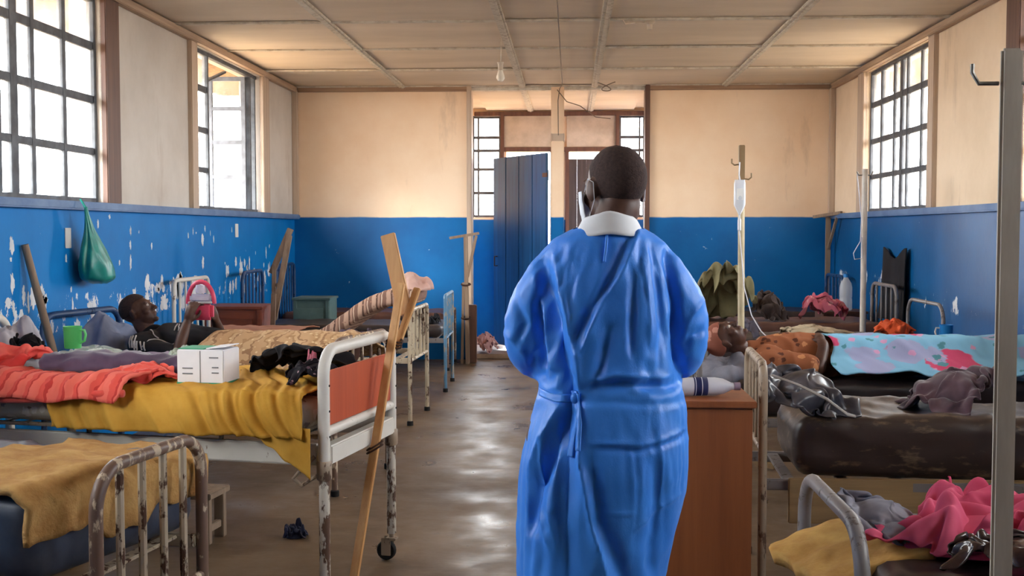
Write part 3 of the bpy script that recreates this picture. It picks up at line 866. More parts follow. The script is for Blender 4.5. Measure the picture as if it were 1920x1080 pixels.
M_['print_grey'] = mk_floral('grey_white_printed_cover', S(204, 194, 174), [(S(150, 142, 136), 9, 0.24), (S(226, 220, 208), 13, 0.26), (S(160, 140, 116), 16, 0.18)])
mattress('mattress', M_['print_grey'], V(WB) + Matrix.Rotation(WZ, 3, 'Z') @ V((-1.02, 0, 0.708)), (1.9, 0.785, 0.130), 8, WZ, wr=0.005, rnd=0.06)
tag(bpy.data.objects['mattress'], 'grey and white printed mattress under the yellow sheet on white bed', 'mattress')
M_['yellow'] = mk('mustard_yellow_cotton', S(212, 164, 72), S(192, 142, 52), 5, rough=0.85, spec=0.15, bmp=0.2, bscale=160, bdist=0.002)
ph = WW / 2
o = sheet('bed_sheet', M_['yellow'], WB, WZ, -1.17, -0.06, [(-ph - 0.045, 0.70), (-ph - 0.045, 0.79), (-ph - 0.005, 0.858), (-0.1, 0.856), (0.2, 0.856), (ph - 0.03, 0.855), (ph + 0.02, 0.79)], 4, wr=0.010, freq=5.2, lean=6.0, hem=0.018, cross=0.12, nx=240, crisp_a=0.034, crisp_f=9.0)
tag(o, 'mustard yellow sheet tucked over the foot half of white bed', 'sheet')
# corner of the sheet that hangs below the rail near the foot
def corner(u, v):
    x = -0.24 + 0.21 * u
    z = 0.74 - (0.05 + 0.15 * u + 0.02 * nz(u * 5, 2, 3)) * v
    return V((x, -ph - 0.055 - 0.012 * ridge(u * 3, v, 1.2), z))
c = MB().grid(corner, 20, 14).build('hanging_corner', M_['yellow'], None, smooth='all'); thicken(c, 0.005)
c.parent = o
M_['coral'] = mk('coral_red_blanket', S(238, 108, 94), S(216, 72, 66), 6, rough=0.9, spec=0.1, sheen=0.3, bmp=0.5, bscale=70, bdist=0.006)
M_['coral_stripe'] = mk_stripe('coral_tufted_blanket', [(0.0, S(238, 116, 102)), (0.55, S(228, 92, 82)), (0.86, S(200, 66, 62))], 13, 'X', warp=0.4)
o = sheet('blanket', M_['coral_stripe'], WB, WZ, -1.98, -0.80, [(-ph - 0.072, 0.812), (-ph - 0.068, 0.85), (-ph - 0.03, 0.892), (-ph + 0.06, 0.898), (-0.18, 0.872)], 11, wr=0.022, freq=6.5, lean=2.0, hem=0.05, skew=0.12, t=0.010, crisp_a=0.022, crisp_f=12.0, nx=220)
tag(o, 'coral red tufted blanket bunched along the edge of white bed', 'blanket')
def hem(u):
    x = -1.98 + 1.16 * u
    return V((x, -ph - 0.088 - 0.006 * nz(x * 5, 1, 1), 0.815 + 0.04 * sstep(0.6, 1.0, u) + 0.008 * nz(x * 4, 3, 3)))
h = MB().tube([hem(i / 40) for i in range(41)], 0.016, 10).build('rolled_hem', M_['coral'], None, smooth='all'); h.parent = o
def wbp(x, y, z): return V(WB) + Matrix.Rotation(WZ, 3, 'Z') @ V((x, y, z))
M_['salmon'] = mk('salmon_pink_cloth', S(244, 128, 116), S(222, 74, 70), 4, 0.4, 0.6, rough=0.9, spec=0.1)
o = cloth_pile('blanket', M_['salmon'], wbp(-1.66, -0.14, 0.865), (0.34, 0.20, 0.14), 21, WZ + 0.2, 0.9); tag(o, 'salmon pink cloth heaped above the coral blanket', 'blanket')
M_['plum'] = mk('plum_grey_blanket', S(98, 82, 104), S(76, 62, 86), 5, rough=0.9, spec=0.1, sheen=0.3)
def roll(u, a):
    x = -1.36 + 0.72 * u
    r = 0.062 * (1 - 0.35 * abs(2 * u - 0.8)) * (0.97 + 0.10 * nz(u * 6, math.cos(a) * 2, math.sin(a) * 2))
    w_ = 0.012 * ridge(u * 9, a * 0.9, 2.2)
    return V((x, -0.19 + 0.14 * u + (r + w_) * 1.35 * math.cos(a), 0.925 - 0.012 * u + (r + w_) * math.sin(a)))
mb = MB(); mb.rings([[roll(i / 60, 2 * math.pi * k / 48) for k in range(48)] for i in range(61)])
o = link('blanket', mb.mesh('blanket', 'all'), M_['plum'], None, WB, WZ); tag(o, 'plum grey blanket rolled up across white bed', 'blanket')
o = cloth_pile('blanket', M_['coral'], wbp(-0.86, -0.25, 0.868), (0.17, 0.11, 0.085), 33, WZ, 1.2); tag(o, 'small coral red cloth crumpled beside the white carton', 'cloth')
M_['mauve'] = mk('mauve_grey_cloth', S(148, 132, 150), S(110, 98, 120), 5, rough=0.9)
o = cloth_pile('blanket', M_['mauve'], wbp(-1.02, 0.24, 0.865), (0.30, 0.12, 0.08), 35, WZ, 1.0); tag(o, 'mauve grey cloth lying behind the plum blanket roll', 'cloth')

# white carton with a green top
M_['carton'] = mk('white_carton', S(232, 232, 236), S(214, 214, 222), 3, rough=0.6)
M_['green_print'] = mk('green_print', S(52, 156, 116), S(34, 122, 90), 8, rough=0.6)
M_['ink'] = mk('grey_ink', S(120, 122, 130), rough=0.7)
bc = empty('carton', wbp(-0.60, -0.235, 0.868), WZ + R(4)); tag(bc, 'white cardboard carton with green top lying on the yellow sheet', 'box')
MB().box((0, 0.06, 0.073), (0.205, 0.16, 0.142), bev=0.004).build('carton_body', M_['carton'], bc)
MB().box((0, 0.06, 0.005), (0.207, 0.162, 0.012), bev=0.002).build('base_stripe', M_['green_print'], bc)
MB().box((-0.045, 0.055, 0.1465), (0.11, 0.13, 0.004)).build('green_top', M_['green_print'], bc)
MB().box((0.060, 0.07, 0.152), (0.08, 0.15, 0.004), Euler((0, R(-6), 0))).build('flap', M_['carton'], bc)
MB().box((0.0, -0.0215, 0.075), (0.002, 0.002, 0.13)).build('seam', M_['ink'], bc)
for x, z, w in ((-0.055, 0.075, 0.045), (-0.055, 0.05, 0.045), (0.066, 0.08, 0.028), (0.066, 0.055, 0.03), (0.06, 0.125, 0.04)):
    MB().box((x, -0.0215, z * 0.9), (w, 0.002, 0.005)).build('print_line', M_['ink'], bc)
# clear plastic bags
def mk_film(name, tint, a):
    m = bpy.data.materials.new(name); m.use_nodes = True
    nt = m.node_tree; nt.nodes.clear()
    out = N(nt, 'ShaderNodeOutputMaterial'); tr = N(nt, 'ShaderNodeBsdfTransparent'); gl = N(nt, 'ShaderNodeBsdfPrincipled'); mx = N(nt, 'ShaderNodeMixShader')
    gl.inputs['Base Color'].default_value = tint; gl.inputs['Roughness'].default_value = 0.2
    mx.inputs[0].default_value = a
    nt.links.new(tr.outputs[0], mx.inputs[1]); nt.links.new(gl.outputs[0], mx.inputs[2]); nt.links.new(mx.outputs[0], out.inputs[0])
    return m
M_['film'] = mk_film('clear_plastic_film', S(214, 224, 222), 0.42)
M_['film_green'] = mk_film('greenish_plastic_film', S(190, 204, 190), 0.55)
M_['bottle_pet'] = mk_film('clear_bottle_plastic', S(226, 232, 238), 0.5)
o = cloth_pile('plastic_bag', M_['film_green'], wbp(-0.80, 0.0, 0.87), (0.12, 0.11, 0.13), 41, WZ, 1.6, freq=3.4); tag(o, 'crumpled clear plastic bag tucked behind the white carton', 'bag')
o = cloth_pile('plastic_bag', M_['film'], wbp(-1.38, 0.22, 0.865), (0.24, 0.13, 0.09), 43, WZ, 1.6, freq=3.4); tag(o, 'clear plastic bag lying around the green mug', 'bag')
# green mug
mug = empty('mug', wbp(-1.49, 0.17, 0.955), WZ); tag(mug, 'light green plastic mug on the clear bag on white bed', 'mug')
M_['mug_green'] = mk('light_green_plastic', S(92, 196, 112), S(76, 176, 98), 3, rough=0.35)
MB().lathe([(0.0, 0.0), (0.036, 0.0), (0.038, 0.004), (0.0415, 0.10), (0.043, 0.102), (0.040, 0.102), (0.036, 0.008), (0.0, 0.008)], n=28).build('cup', M_['mug_green'], mug, smooth=True)
MB().tube([V((0.040, 0, 0.085)), V((0.062, 0, 0.086)), V((0.069, 0, 0.065)), V((0.062, 0, 0.036)), V((0.039, 0, 0.025))], 0.006, 8).build('handle', M_['mug_green'], mug, smooth=True)
# black cloth lump at the head of the white bed
M_['black_cloth'] = mk('black_cloth', S(26, 24, 30), S(16, 15, 20), 6, rough=0.9)
o = cloth_pile('cloth', M_['black_cloth'], wbp(-1.75, 0.22, 0.90), (0.10, 0.07, 0.12), 47, WZ, 1.5); tag(o, 'black cloth bunched next to the green mug', 'cloth')
M_['white_cloth'] = mk('off_white_cloth', S(206, 204, 212), S(176, 174, 186), 4, rough=0.9)
o = heap('pillow', M_['white_cloth'], wbp(-1.86, 0.26, 0.85), (0.15, 0.12, 0.19), 48, WZ, 0.5); tag(o, 'off white pillow at the head of white bed', 'pillow')
# black floral clothes at the foot
M_['black_floral'] = mk_floral('black_flowered_cloth', S(24, 20, 28), [(S(150, 124, 132), 34, 0.16), (S(92, 70, 80), 22, 0.18)])
o = cloth_pile('cloth', M_['black_cloth'], wbp(-0.36, 0.19, 0.86), (0.29, 0.18, 0.15), 52, WZ + 0.15, which=3); tag(o, 'plain black garment heaped behind the orange end panel', 'clothes')
o = cloth_pile('cloth', M_['black_floral'], wbp(-0.16, -0.10, 0.86), (0.13, 0.20, 0.11), 53, WZ, which=1); tag(o, 'black garment with small pale flowers at the end panel', 'clothes')
M_['pink_cloth'] = mk('pink_cloth', S(226, 140, 160), S(206, 110, 132), 8, rough=0.85)
o = cloth_pile('ribbon', M_['pink_cloth'], wbp(-0.19, -0.06, 0.93), (0.022, 0.03, 0.075), 54, WZ, 1.0); tag(o, 'small pink cloth tip poking out of flowered garment', 'cloth')

# ------------------------------------------------------------------ wooden crutch tied to the white bed's end
def bar_part(name, parent, a, b, w, t, mat, up):
    a = V(a); b = V(b)
    return MB().bar(a, b, w, t, up, bev=0.003).build(name, mat, parent)
cr = empty('crutch', (-0.912, 4.597, 0)); tag(cr, 'raw pine crutch tied upright to the orange panelled bed end', 'crutch')
def C(x, y, z): return (x + 0.93, y - 4.60, z)
UPV = (-0.3, -0.95, 0.3)
bar_part('shaft', cr, C(-0.915, 4.60, 0.0), C(-0.765, 5.03, 1.27), 0.036, 0.022, M_['crutch_wood'], UPV)
bar_part('strut', cr, C(-0.783, 4.985, 0.985), C(-0.700, 5.085, 1.245), 0.030, 0.022, M_['crutch_wood'], UPV)
bar_part('arm_board', cr, C(-0.752, 5.065, 1.13), C(-0.838, 5.12, 1.485), 0.068, 0.020, M_['crutch_wood'], UPV)
for zz in (0.0, 0.012, 0.024):
    x = -0.79 + 0.11 * zz; y = 4.965 + 0.34 * zz
    MB().tube([C(x + 0.034 * math.cos(a), y + 0.026 * math.sin(a), 0.995 + zz + 0.006 * math.sin(a * 2)) for a in [2 * math.pi * i / 14 for i in range(14)]], 0.0045, 6, closed=True).build('cord', M_['cord'], cr, smooth=True)
for zz in (0.0, 0.014):
    MB().tube([C(-0.847 + 0.034 * math.cos(a), 4.80 + 0.03 * math.sin(a), 0.575 + zz + 0.02 * math.cos(a)) for a in [2 * math.pi * i / 14 for i in range(14)]], 0.004, 6, closed=True).build('cord', M_['cord'], cr, smooth=True)

# small things on the floor under the white bed
M_['navy'] = mk('dark_navy_plastic', S(30, 34, 66), S(18, 20, 44), 8, rough=0.6)
cp = cloth_pile('cloth', M_['navy'], (-1.345, 5.5, 0.0), (0.065, 0.06, 0.085), 60, 0.3, 0.8); tag(cp, 'dark navy cloth ball dropped on concrete floor', 'cloth')
st = empty('stool', (-1.90, 5.45, 0), R(-8)); tag(st, 'small low wooden stool on the floor under white bed', 'stool')
MB().box((0, 0, 0.235), (0.42, 0.22, 0.03), bev=0.004).build('seat', M_['grey_wood'], st)
for x in (-0.17, 0.17):
    for y in (-0.08, 0.08): MB().box((x, y, 0.11), (0.05, 0.035, 0.22), bev=0.003).build('leg', M_['grey_wood'], st)
    MB().box((x, 0, 0.07), (0.03, 0.12, 0.035), bev=0.003).build('stretcher', M_['grey_wood'], st)
yb = empty('jerrycan', (-2.42, 5.35, 0), 0.2); tag(yb, 'yellow plastic jerrycan on the floor beneath white bed', 'jerrycan')
M_['yellow_pl'] = mk('yellow_plastic', S(226, 170, 40), S(200, 140, 30), 4, rough=0.45)
MB().box((0, 0, 0.17), (0.17, 0.24, 0.34), bev=0.03).build('body', M_['yellow_pl'], yb, smooth=True)
MB().tube([(0, -0.07, 0.335), (0, -0.07, 0.385), (0, 0.03, 0.385), (0, 0.03, 0.335)], 0.013, 8).build('handle', M_['yellow_pl'], yb, smooth=True)
MB().lathe([(0.025, 0.33), (0.025, 0.375), (0.0, 0.376)], (0, 0.08, 0), 14).build('cap', M_['rubber'], yb, smooth=True)
dk = cloth_pile('bundle', M_['black_cloth'], (-2.78, 5.25, 0), (0.22, 0.3, 0.42), 61, 0, 0.6); tag(dk, 'dark bundle stored on the floor beneath the head of white bed', 'bundle')

# ------------------------------------------------------------------ people helpers
def head_parts(mb, c, M, s=1.0):
    """adds a head (face along +y, crown along +z of M) to a body mesh"""
    def q(p): return V(c) + M @ (V(p) * s)
    mb.ell(q((0, -0.012, 0.030)), (0.074 * s, 0.094 * s, 0.088 * s), M)
    mb.ell(q((0, 0.028, -0.045)), (0.056 * s, 0.062 * s, 0.066 * s), M)
    mb.ell(q((0, 0.052, 0.012)), (0.058 * s, 0.042 * s, 0.050 * s), M)
    mb.limb([q((0, 0.088, 0.018)), q((0, 0.100, -0.005)), q((0, 0.112, -0.024))], [0.008 * s, 0.010 * s, 0.013 * s], 10, 4)
    for sx in (-1, 1):
        mb.ell(q((sx * 0.012, 0.098, -0.026)), (0.010 * s, 0.010 * s, 0.008 * s), M, 10, 8)
        mb.ell(q((sx * 0.030, 0.082, 0.030)), (0.024 * s, 0.012 * s, 0.008 * s), M, 10, 8)
        mb.ell(q((sx * 0.040, 0.062, -0.020)), (0.022 * s, 0.022 * s, 0.022 * s), M, 10, 8)
        ea = M @ Matrix.Rotation(sx * R(-22), 3, 'Z')
        mb.ell(q((sx * 0.079, -0.008, -0.004)), (0.009 * s, 0.021 * s, 0.033 * s), ea, 12, 10)
    mb.ell(q((0, 0.090, -0.050)), (0.024 * s, 0.011 * s, 0.008 * s), M, 12, 8)
    mb.ell(q((0, 0.086, -0.062)), (0.021 * s, 0.011 * s, 0.008 * s), M, 12, 8)
    mb.ell(q((0, 0.076, -0.090)), (0.024 * s, 0.020 * s, 0.016 * s), M, 12, 8)

def hair_cap(c, M, mat, parent, s=1.0, grow=1.05, low=-0.30, name='hair'):
    """close-cropped hair: a shell over the skull with a hairline"""
    def q(p): return V(c) + M @ (V(p) * s)
    mb = MB(); rings = []
    n = 48
    for i in range(15):
        ring = []
        for k in range(n):
            a = 2 * math.pi * k / n
            f = math.sin(a)                          # +1 = over the face
            zl = (0.42 if f > 0.55 else low + (0.42 - low) * sstep(-0.35, 0.55, f)) + 0.03 * nz(math.cos(a) * 5, f * 5, 1)
            z = 1.0 - (1.0 - zl) * (i / 14.0) ** 1.05
            r = math.sqrt(max(1 - z * z, 0.0004))
            w = grow * (1 + 0.006 * nz(math.cos(a) * 9, f * 9, z * 9))
            ring.append(q((0.074 * w * r * math.cos(a), -0.012 + 0.094 * w * r * f, 0.030 + 0.088 * w * z)))
        rings.append(ring)
    rings.append([V(c) + (p - V(c)) * 0.93 for p in rings[-1]])
    mb.rings(rings, cap=False)
    return mb.build(name, mat, parent, smooth='all')

def eyes(c, M, parent, s=1.0, z=0.012):
    for sx in (-1, 1):
        p = V(c) + M @ (V((sx * 0.030, 0.086, z)) * s)
        MB().ell(p, (0.0125 * s, 0.0105 * s, 0.0075 * s), M, 12, 8).build('eye', M_['eye_white'], parent, smooth='all')
        MB().ell(V(c) + M @ (V((sx * 0.030, 0.0945, z)) * s), (0.005 * s, 0.003 * s, 0.005 * s), M, 10, 6).build('iris', M_['rubber'], parent, smooth='all')

def hand(mb, wrist, M, s=1.0, curl=0.6, side=1):
    """palm, four unequal bent fingers and a thumb; M: +y towards fingertips, +z back of hand, +x thumb side"""
    def q(p): return V(wrist) + M @ (V((p[0] * side, p[1], p[2])) * s)
    mb.limb([q((0, -0.01, 0)), q((0, 0.035, 0)), q((0, 0.075, 0.002))], [0.024 * s, 0.033 * s, 0.030 * s], 12, 4)
    for x in (0.024, 0.008, -0.008, -0.023):
        mb.limb([q((x * 0.7, 0.03, 0)), q((x, 0.082, 0.002))], [0.014 * s, 0.012 * s], 10, 3)
    for x, ln in ((0.026, 0.072), (0.009, 0.080), (-0.009, 0.074), (-0.026, 0.058)):
        pts = [V((x, 0.084, 0.002))]; d = 0.0
        for k, seg in enumerate((0.45, 0.32, 0.23)):
            d += curl * (0.75 if k == 0 else 1.0)
            pts.append(pts[-1] + V((x * 0.10, math.cos(d) * ln * seg, -math.sin(d) * ln * seg)))
        mb.limb([q(p) for p in pts], [0.0095 * s, 0.0090 * s, 0.0082 * s, 0.0070 * s], 10, 3)
    mb.limb([q((0.020, 0.012, -0.006)), q((0.044, 0.040, -0.016)), q((0.050, 0.066, -0.026)), q((0.044, 0.086, -0.034))], [0.015 * s, 0.012 * s, 0.0100 * s, 0.0085 * s], 10, 4)

def frame_from(y, z):
    y = V(y).normalized(); x = y.cross(V(z)).normalized(); zz = x.cross(y)
    return Matrix((x, y, zz)).transposed()

M_['eye_white'] = mk('eye_white', S(226, 218, 208), rough=0.3)
M_['skin'] = mk('dark_brown_skin', S(92, 62, 50), S(74, 48, 40), 14, rough=0.5, bmp=0.08, bscale=200, bdist=0.001)
M_['hair'] = mk('cropped_black_hair', S(66, 48, 44), S(48, 34, 32), 120, rough=0.9, bmp=0.6, bscale=260, bdist=0.003)

# ------------------------------------------------------------------ bed with the patient (second along the window wall)
PB = (-1.24, 6.75, 0.0); PZ = R(-13.5)
bed('blue headed iron bed on which a patient in black jersey reclines', PB, PZ, 1.95, 0.78, dict(z=0.88, r=0.10, bars=5, mat=M_['brown_iron']), dict(z=0.98, r=0.11, bars=0, mat=M_['blue_iron'], rad=0.022), M_['brown_iron'], 0.52)
def pbp(x, y, z): return V(PB) + Matrix.Rotation(PZ, 3, 'Z') @ V((x, y, z))
M_['vinyl_dark'] = mk('dark_brown_vinyl', S(60, 50, 48), S(42, 34, 34), 5, rough=0.4, bmp=0.15, bscale=30)
o = mattress('mattress', M_['vinyl_grey'], pbp(-0.99, 0, 0.542), (1.84, 0.72, 0.123), 12, PZ); tag(o, 'grey mattress under the patient in black jersey', 'mattress')
M_['pillow_grey'] = mk('grey_blue_pillow', S(140, 150, 178), S(112, 122, 152), 4, rough=0.85)
o = heap('pillow', M_['pillow_grey'], pbp(-1.70, 0.0, 0.665), (0.20, 0.30, 0.25), 71, PZ, 0.25, flat=2.6); tag(o, 'grey blue pillow propping up the patient in black jersey', 'pillow')

# the patient: reclining, head raised, both hands holding a pink radio
pt = empty('person', pbp(-1.0, 0, 0.665), PZ); tag(pt, 'patient in black jersey reclining and holding a pink lantern', 'person')
def L_(x, y, z): return V((x + 1.0, y, z - 0.665))          # bed coordinates -> the person's own
hc = L_(-1.475, -0.085, 0.995)
HM = Matrix.Rotation(R(-78), 3, 'Z') @ Matrix.Rotation(R(28), 3, 'X') @ Matrix.Rotation(R(6), 3, 'Y')
body = MB()
head_parts(body, hc, HM)
neck0 = hc + HM @ V((0, -0.015, -0.05)); chest = L_(-1.30, -0.06, 0.80)
body.limb([neck0, L_(-1.42, -0.07, 0.875), chest], [0.055, 0.056, 0.07])
body.limb([L_(-1.36, -0.05, 0.80), L_(-1.18, -0.05, 0.775), L_(-0.98, -0.04, 0.755), L_(-0.84, -0.03, 0.745)], [0.10, 0.125, 0.115, 0.115])
body.limb([L_(-1.33, 0.13, 0.80), L_(-1.33, -0.24, 0.80)], [0.075, 0.075])
el1, el2 = L_(-1.06, -0.30, 0.755), L_(-1.06, 0.20, 0.80)
wr1, wr2 = L_(-1.075, -0.165, 0.955), L_(-0.985, 0.00, 0.955)
body.limb([L_(-1.33, -0.24, 0.81), L_(-1.20, -0.285, 0.775), el1], [0.058, 0.048, 0.042])
body.limb([el1, (el1 + wr1) / 2 + V((0, -0.01, 0)), wr1], [0.041, 0.036, 0.025])
body.limb([L_(-1.33, 0.12, 0.81), L_(-1.20, 0.18, 0.80), el2], [0.058, 0.048, 0.042])
body.limb([el2, (el2 + wr2) / 2, wr2], [0.041, 0.036, 0.025])
DEV = L_(-1.03, -0.085, 1.04)
hm1 = frame_from(V((0.25, 0.25, 1.0)), V((0.1, -1, 0.25)))
hm2 = frame_from(V((-0.15, -0.45, 1.0)), V((0.9, 0.5, 0.3)))
hand(body, wr1, hm1, 0.95, 0.55, 1)
hand(body, wr2, hm2, 0.95, 0.55, -1)
for sy in (-0.11, 0.06):
    body.limb([L_(-0.86, sy, 0.74), L_(-0.45, sy * 1.3, 0.79), L_(-0.10, sy * 1.2, 0.745)], [0.095, 0.062, 0.042])
    body.limb([L_(-0.10, sy * 1.2, 0.74), L_(-0.06, sy * 1.4, 0.82)], [0.042, 0.034])
link('body', organic(body, 0.0055, 4), M_['skin'], pt)
hair_cap(hc, HM, M_['hair'], pt, 1.0, 1.045)
eyes(hc, HM, pt)
M_['jersey'] = mk('black_jersey', S(30, 27, 32), S(20, 18, 22), 6, rough=0.8)
M_['jersey_white'] = mk('white_jersey_print', S(214, 208, 206), rough=0.7)
js = MB()
js.limb([L_(-1.385, -0.06, 0.835), L_(-1.33, -0.055, 0.805), L_(-1.16, -0.05, 0.785), L_(-0.96, -0.04, 0.765), L_(-0.84, -0.03, 0.755)], [0.085, 0.125, 0.145, 0.135, 0.130], 20)
js.limb([L_(-1.33, 0.145, 0.80), L_(-1.33, -0.255, 0.80)], [0.088, 0.088], 18)
js.limb([L_(-1.33, -0.25, 0.81), L_(-1.19, -0.29, 0.775), L_(-1.135, -0.30, 0.768)], [0.075, 0.066, 0.066])
js.limb([L_(-1.33, 0.13, 0.81), L_(-1.19, 0.19, 0.80), L_(-1.13, 0.20, 0.80)], [0.075, 0.066, 0.066])
jm = organic(js, 0.008, 6)
push(jm, lambda c: 0.005 * ridge(c.x * 9, c.y * 9 + c.z * 6, 2.0))
jer = link('jersey', jm, M_['jersey'], pt)
# white piping, shoulder stripes and badge on the jersey
def on_jersey(pts, r, name, mt):
    out = []
    for p in pts:
        hit, loc, nrm, _ = jer.closest_point_on_mesh(V(p))
        out.append(loc + nrm * 0.003)
    return MB().tube(out, r, 6).build(name, mt, jer, smooth=True)
def seg(a, b, n=10): return [V(a).lerp(V(b), i / n) for i in range(n + 1)]
bpy.context.view_layer.update()
for k in range(3): on_jersey(seg(L_(-1.40 + 0.03 * k, -0.33, 0.90), L_(-1.375 + 0.03 * k, -0.40, 0.80), 8), 0.005, 'shoulder_stripe', M_['jersey_white'])
on_jersey(seg(L_(-1.35, -0.16, 0.95), L_(-1.20, -0.25, 0.90)), 0.004, 'piping', M_['jersey_white'])
on_jersey(seg(L_(-1.27, -0.30, 0.80), L_(-1.08, -0.22, 0.86)), 0.004, 'piping', M_['jersey_white'])
for k in range(4): on_jersey(seg(L_(-1.335 + 0.022 * k, -0.345, 0.845), L_(-1.325 + 0.022 * k, -0.375, 0.785), 6), 0.005, 'chest_print', M_['jersey_white'])
for k in range(3): on_jersey(seg(L_(-1.19 + 0.025 * k, -0.12, 0.97), L_(-1.175 + 0.03 * k, -0.20, 0.94), 6), 0.0045, 'chest_print', M_['jersey_white'])
# pink lantern in the hands
lt = empty('lantern', pbp(-1.03, -0.085, 0.955), PZ + R(13)); tag(lt, 'pink plastic lantern with arched handle held up by the patient', 'lantern')
M_['pink_pl'] = mk('pink_plastic', S(226, 84, 112), S(206, 60, 92), 5, rough=0.4)
M_['pale_screen'] = mk('pale_lens', S(214, 206, 222), S(186, 178, 198), 8, rough=0.25)
MB().box((0, 0, 0.055), (0.155, 0.06, 0.11), bev=0.02).build('body', M_['pink_pl'], lt, smooth=True)
MB().tube([V((0.082 * math.cos(R(a)), 0, 0.10 + 0.135 * math.sin(R(a)))) for a in range(0, 181, 12)], 0.014, 12).build('arched_handle', M_['pink_pl'], lt, smooth=True)
MB().box((0, 0, 0.135), (0.135, 0.045, 0.05), bev=0.012).build('lens', M_['pale_screen'], lt, smooth=True)
MB().box((0, -0.002, 0.108), (0.150, 0.058, 0.012), bev=0.004).build('rim', M_['jersey_white'], lt)
MB().lathe([(0.0, 0), (0.03, 0), (0.035, 0.02), (0.03, 0.05), (0, 0.055)], (0, 0, 0.165), 18).build('bulb_cover', M_['pale_screen'], lt, smooth=True)
# cover over the patient's legs
M_['tan_print'] = mk_stripe('tan_striped_cover', [(0.0, S(186, 150, 112)), (0.45, S(166, 130, 94)), (0.62, S(192, 158, 120)), (0.85, S(150, 114, 84))], 7, 'X', warp=1.2, chk=(26, 0.20, S(216, 190, 150)))
o = sheet('blanket', M_['tan_print'], PB, PZ, -0.92, 0.02, [(-0.41, 0.60), (-0.40, 0.70), (-0.28, 0.80), (-0.12, 0.875), (0.08, 0.865), (0.25, 0.76), (0.39, 0.69)], 14, wr=0.020, freq=5.5, lean=3.0, hem=0.05, t=0.010, crisp_a=0.022, crisp_f=7.0)
tag(o, 'tan striped blanket over the legs of the patient', 'blanket')
bm_ = cloth_pile('bundle', mk('dark_mauve_cloth', S(84, 70, 84), S(62, 52, 64), 5, rough=0.9), pbp(-0.17, 0.30, 0.80), (0.16, 0.10, 0.10), 74, PZ, 0.5); tag(bm_, 'dark mauve bundle at the foot of the patient', 'bundle')

# ------------------------------------------------------------------ third bed: striped mattress thrown over its barred foot
TB = (-1.215, 9.11, 0.0); TZ = R(-3.0)
bed('cream barred iron bed with striped mattress thrown over its foot', TB, TZ, 1.88, 0.74, dict(z=0.89, r=0.035, bars=4, low=0.50, rad=0.017, brad=0.013), dict(z=1.11, r=0.06, bars=5, low=0.55, mat=M_['white_iron']), M_['cream_iron'], 0.50)
M_['stripe_mat'] = mk_stripe('striped_ticking', [(0.0, S(196, 162, 142)), (0.30, S(104, 78, 70)), (0.42, S(184, 148, 130)), (0.58, S(126, 94, 82)), (0.66, S(212, 186, 164)), (0.74, S(136, 104, 92))], 9.0, 'X', warp=0.12, chk=(30, 0.16, S(170, 132, 116)))
def rise(x):
    d = sstep(-0.10, 0.72, x)
    return 0.395 * d
o = mattress('mattress', M_['stripe_mat'], V(TB) + V((-0.85, 0.0, 0.523)), (1.74, 0.68, 0.14), 16, TZ, rnd=0.06, wr=0.008, bend=rise); tag(o, 'pink and brown striped mattress rising over the cream barred bed foot', 'mattress')
M_['pink_pillow'] = mk('faded_pink_ticking', S(226, 190, 176), S(204, 160, 150), 5, rough=0.85)
o = heap('pillow', M_['pink_pillow'], V(TB) + V((-0.04, 0.04, 1.035)), (0.15, 0.28, 0.10), 77, 0.1, 0.35, flat=2.4); tag(o, 'faded pink pillow hanging over the cream barred bed foot', 'pillow')
M_['peach'] = mk('peach_cover', S(212, 160, 134), S(190, 134, 110), 5, rough=0.9)
o = sheet('blanket', M_['peach'], TB, TZ, -1.72, -0.92, [(-0.375, 0.60), (-0.37, 0.665), (-0.2, 0.705), (0.2, 0.705), (0.37, 0.68)], 18, wr=0.012, freq=6, hem=0.03); tag(o, 'peach coloured cover spread on the head half of striped mattress', 'blanket')

# ------------------------------------------------------------------ fourth bed: blue barred foot, fifth bed along the end wall
bed('bed with blue and grey barred foot beside the aisle', (-1.17, 10.97, 0), R(1.0), 1.9, 0.76, dict(z=0.90, r=0.035, bars=4, low=0.50, mat=M_['lightblue_iron'], rad=0.016), dict(z=1.11, r=0.10, bars=5, low=0.55, mat=M_['blue_iron']), M_['grey_iron'], 0.48)
o = mattress('mattress', M_['vinyl_dark'], (-2.11, 10.97, 0.503), (1.80, 0.70, 0.12), 22, 0); tag(o, 'dark brown mattress on the blue barred bed', 'mattress')
o = cloth_pile('cloth', M_['black_cloth'], (-1.42, 10.95, 0.61), (0.22, 0.28, 0.10), 78, 0.2, 0.8); tag(o, 'dark cloth folded near the blue barred foot', 'cloth')
bed('dark blue barred bed standing along the end wall', (-1.32, 12.62, 0), 0, 1.85, 0.80, dict(z=0.62, r=0.04, bars=0, mat=M_['brown_iron']), dict(z=1.13, r=0.09, bars=6, low=0.5, mat=M_['blue_iron']), M_['brown_iron'], 0.46)
M_['brown_vinyl'] = mk('red_brown_vinyl', S(112, 74, 60), S(84, 54, 46), 4, rough=0.45)
o = mattress('mattress', M_['brown_vinyl'], (-2.24, 12.62, 0.483), (1.76, 0.74, 0.14), 23, 0); tag(o, 'red brown mattress on the bed along the end wall', 'mattress')

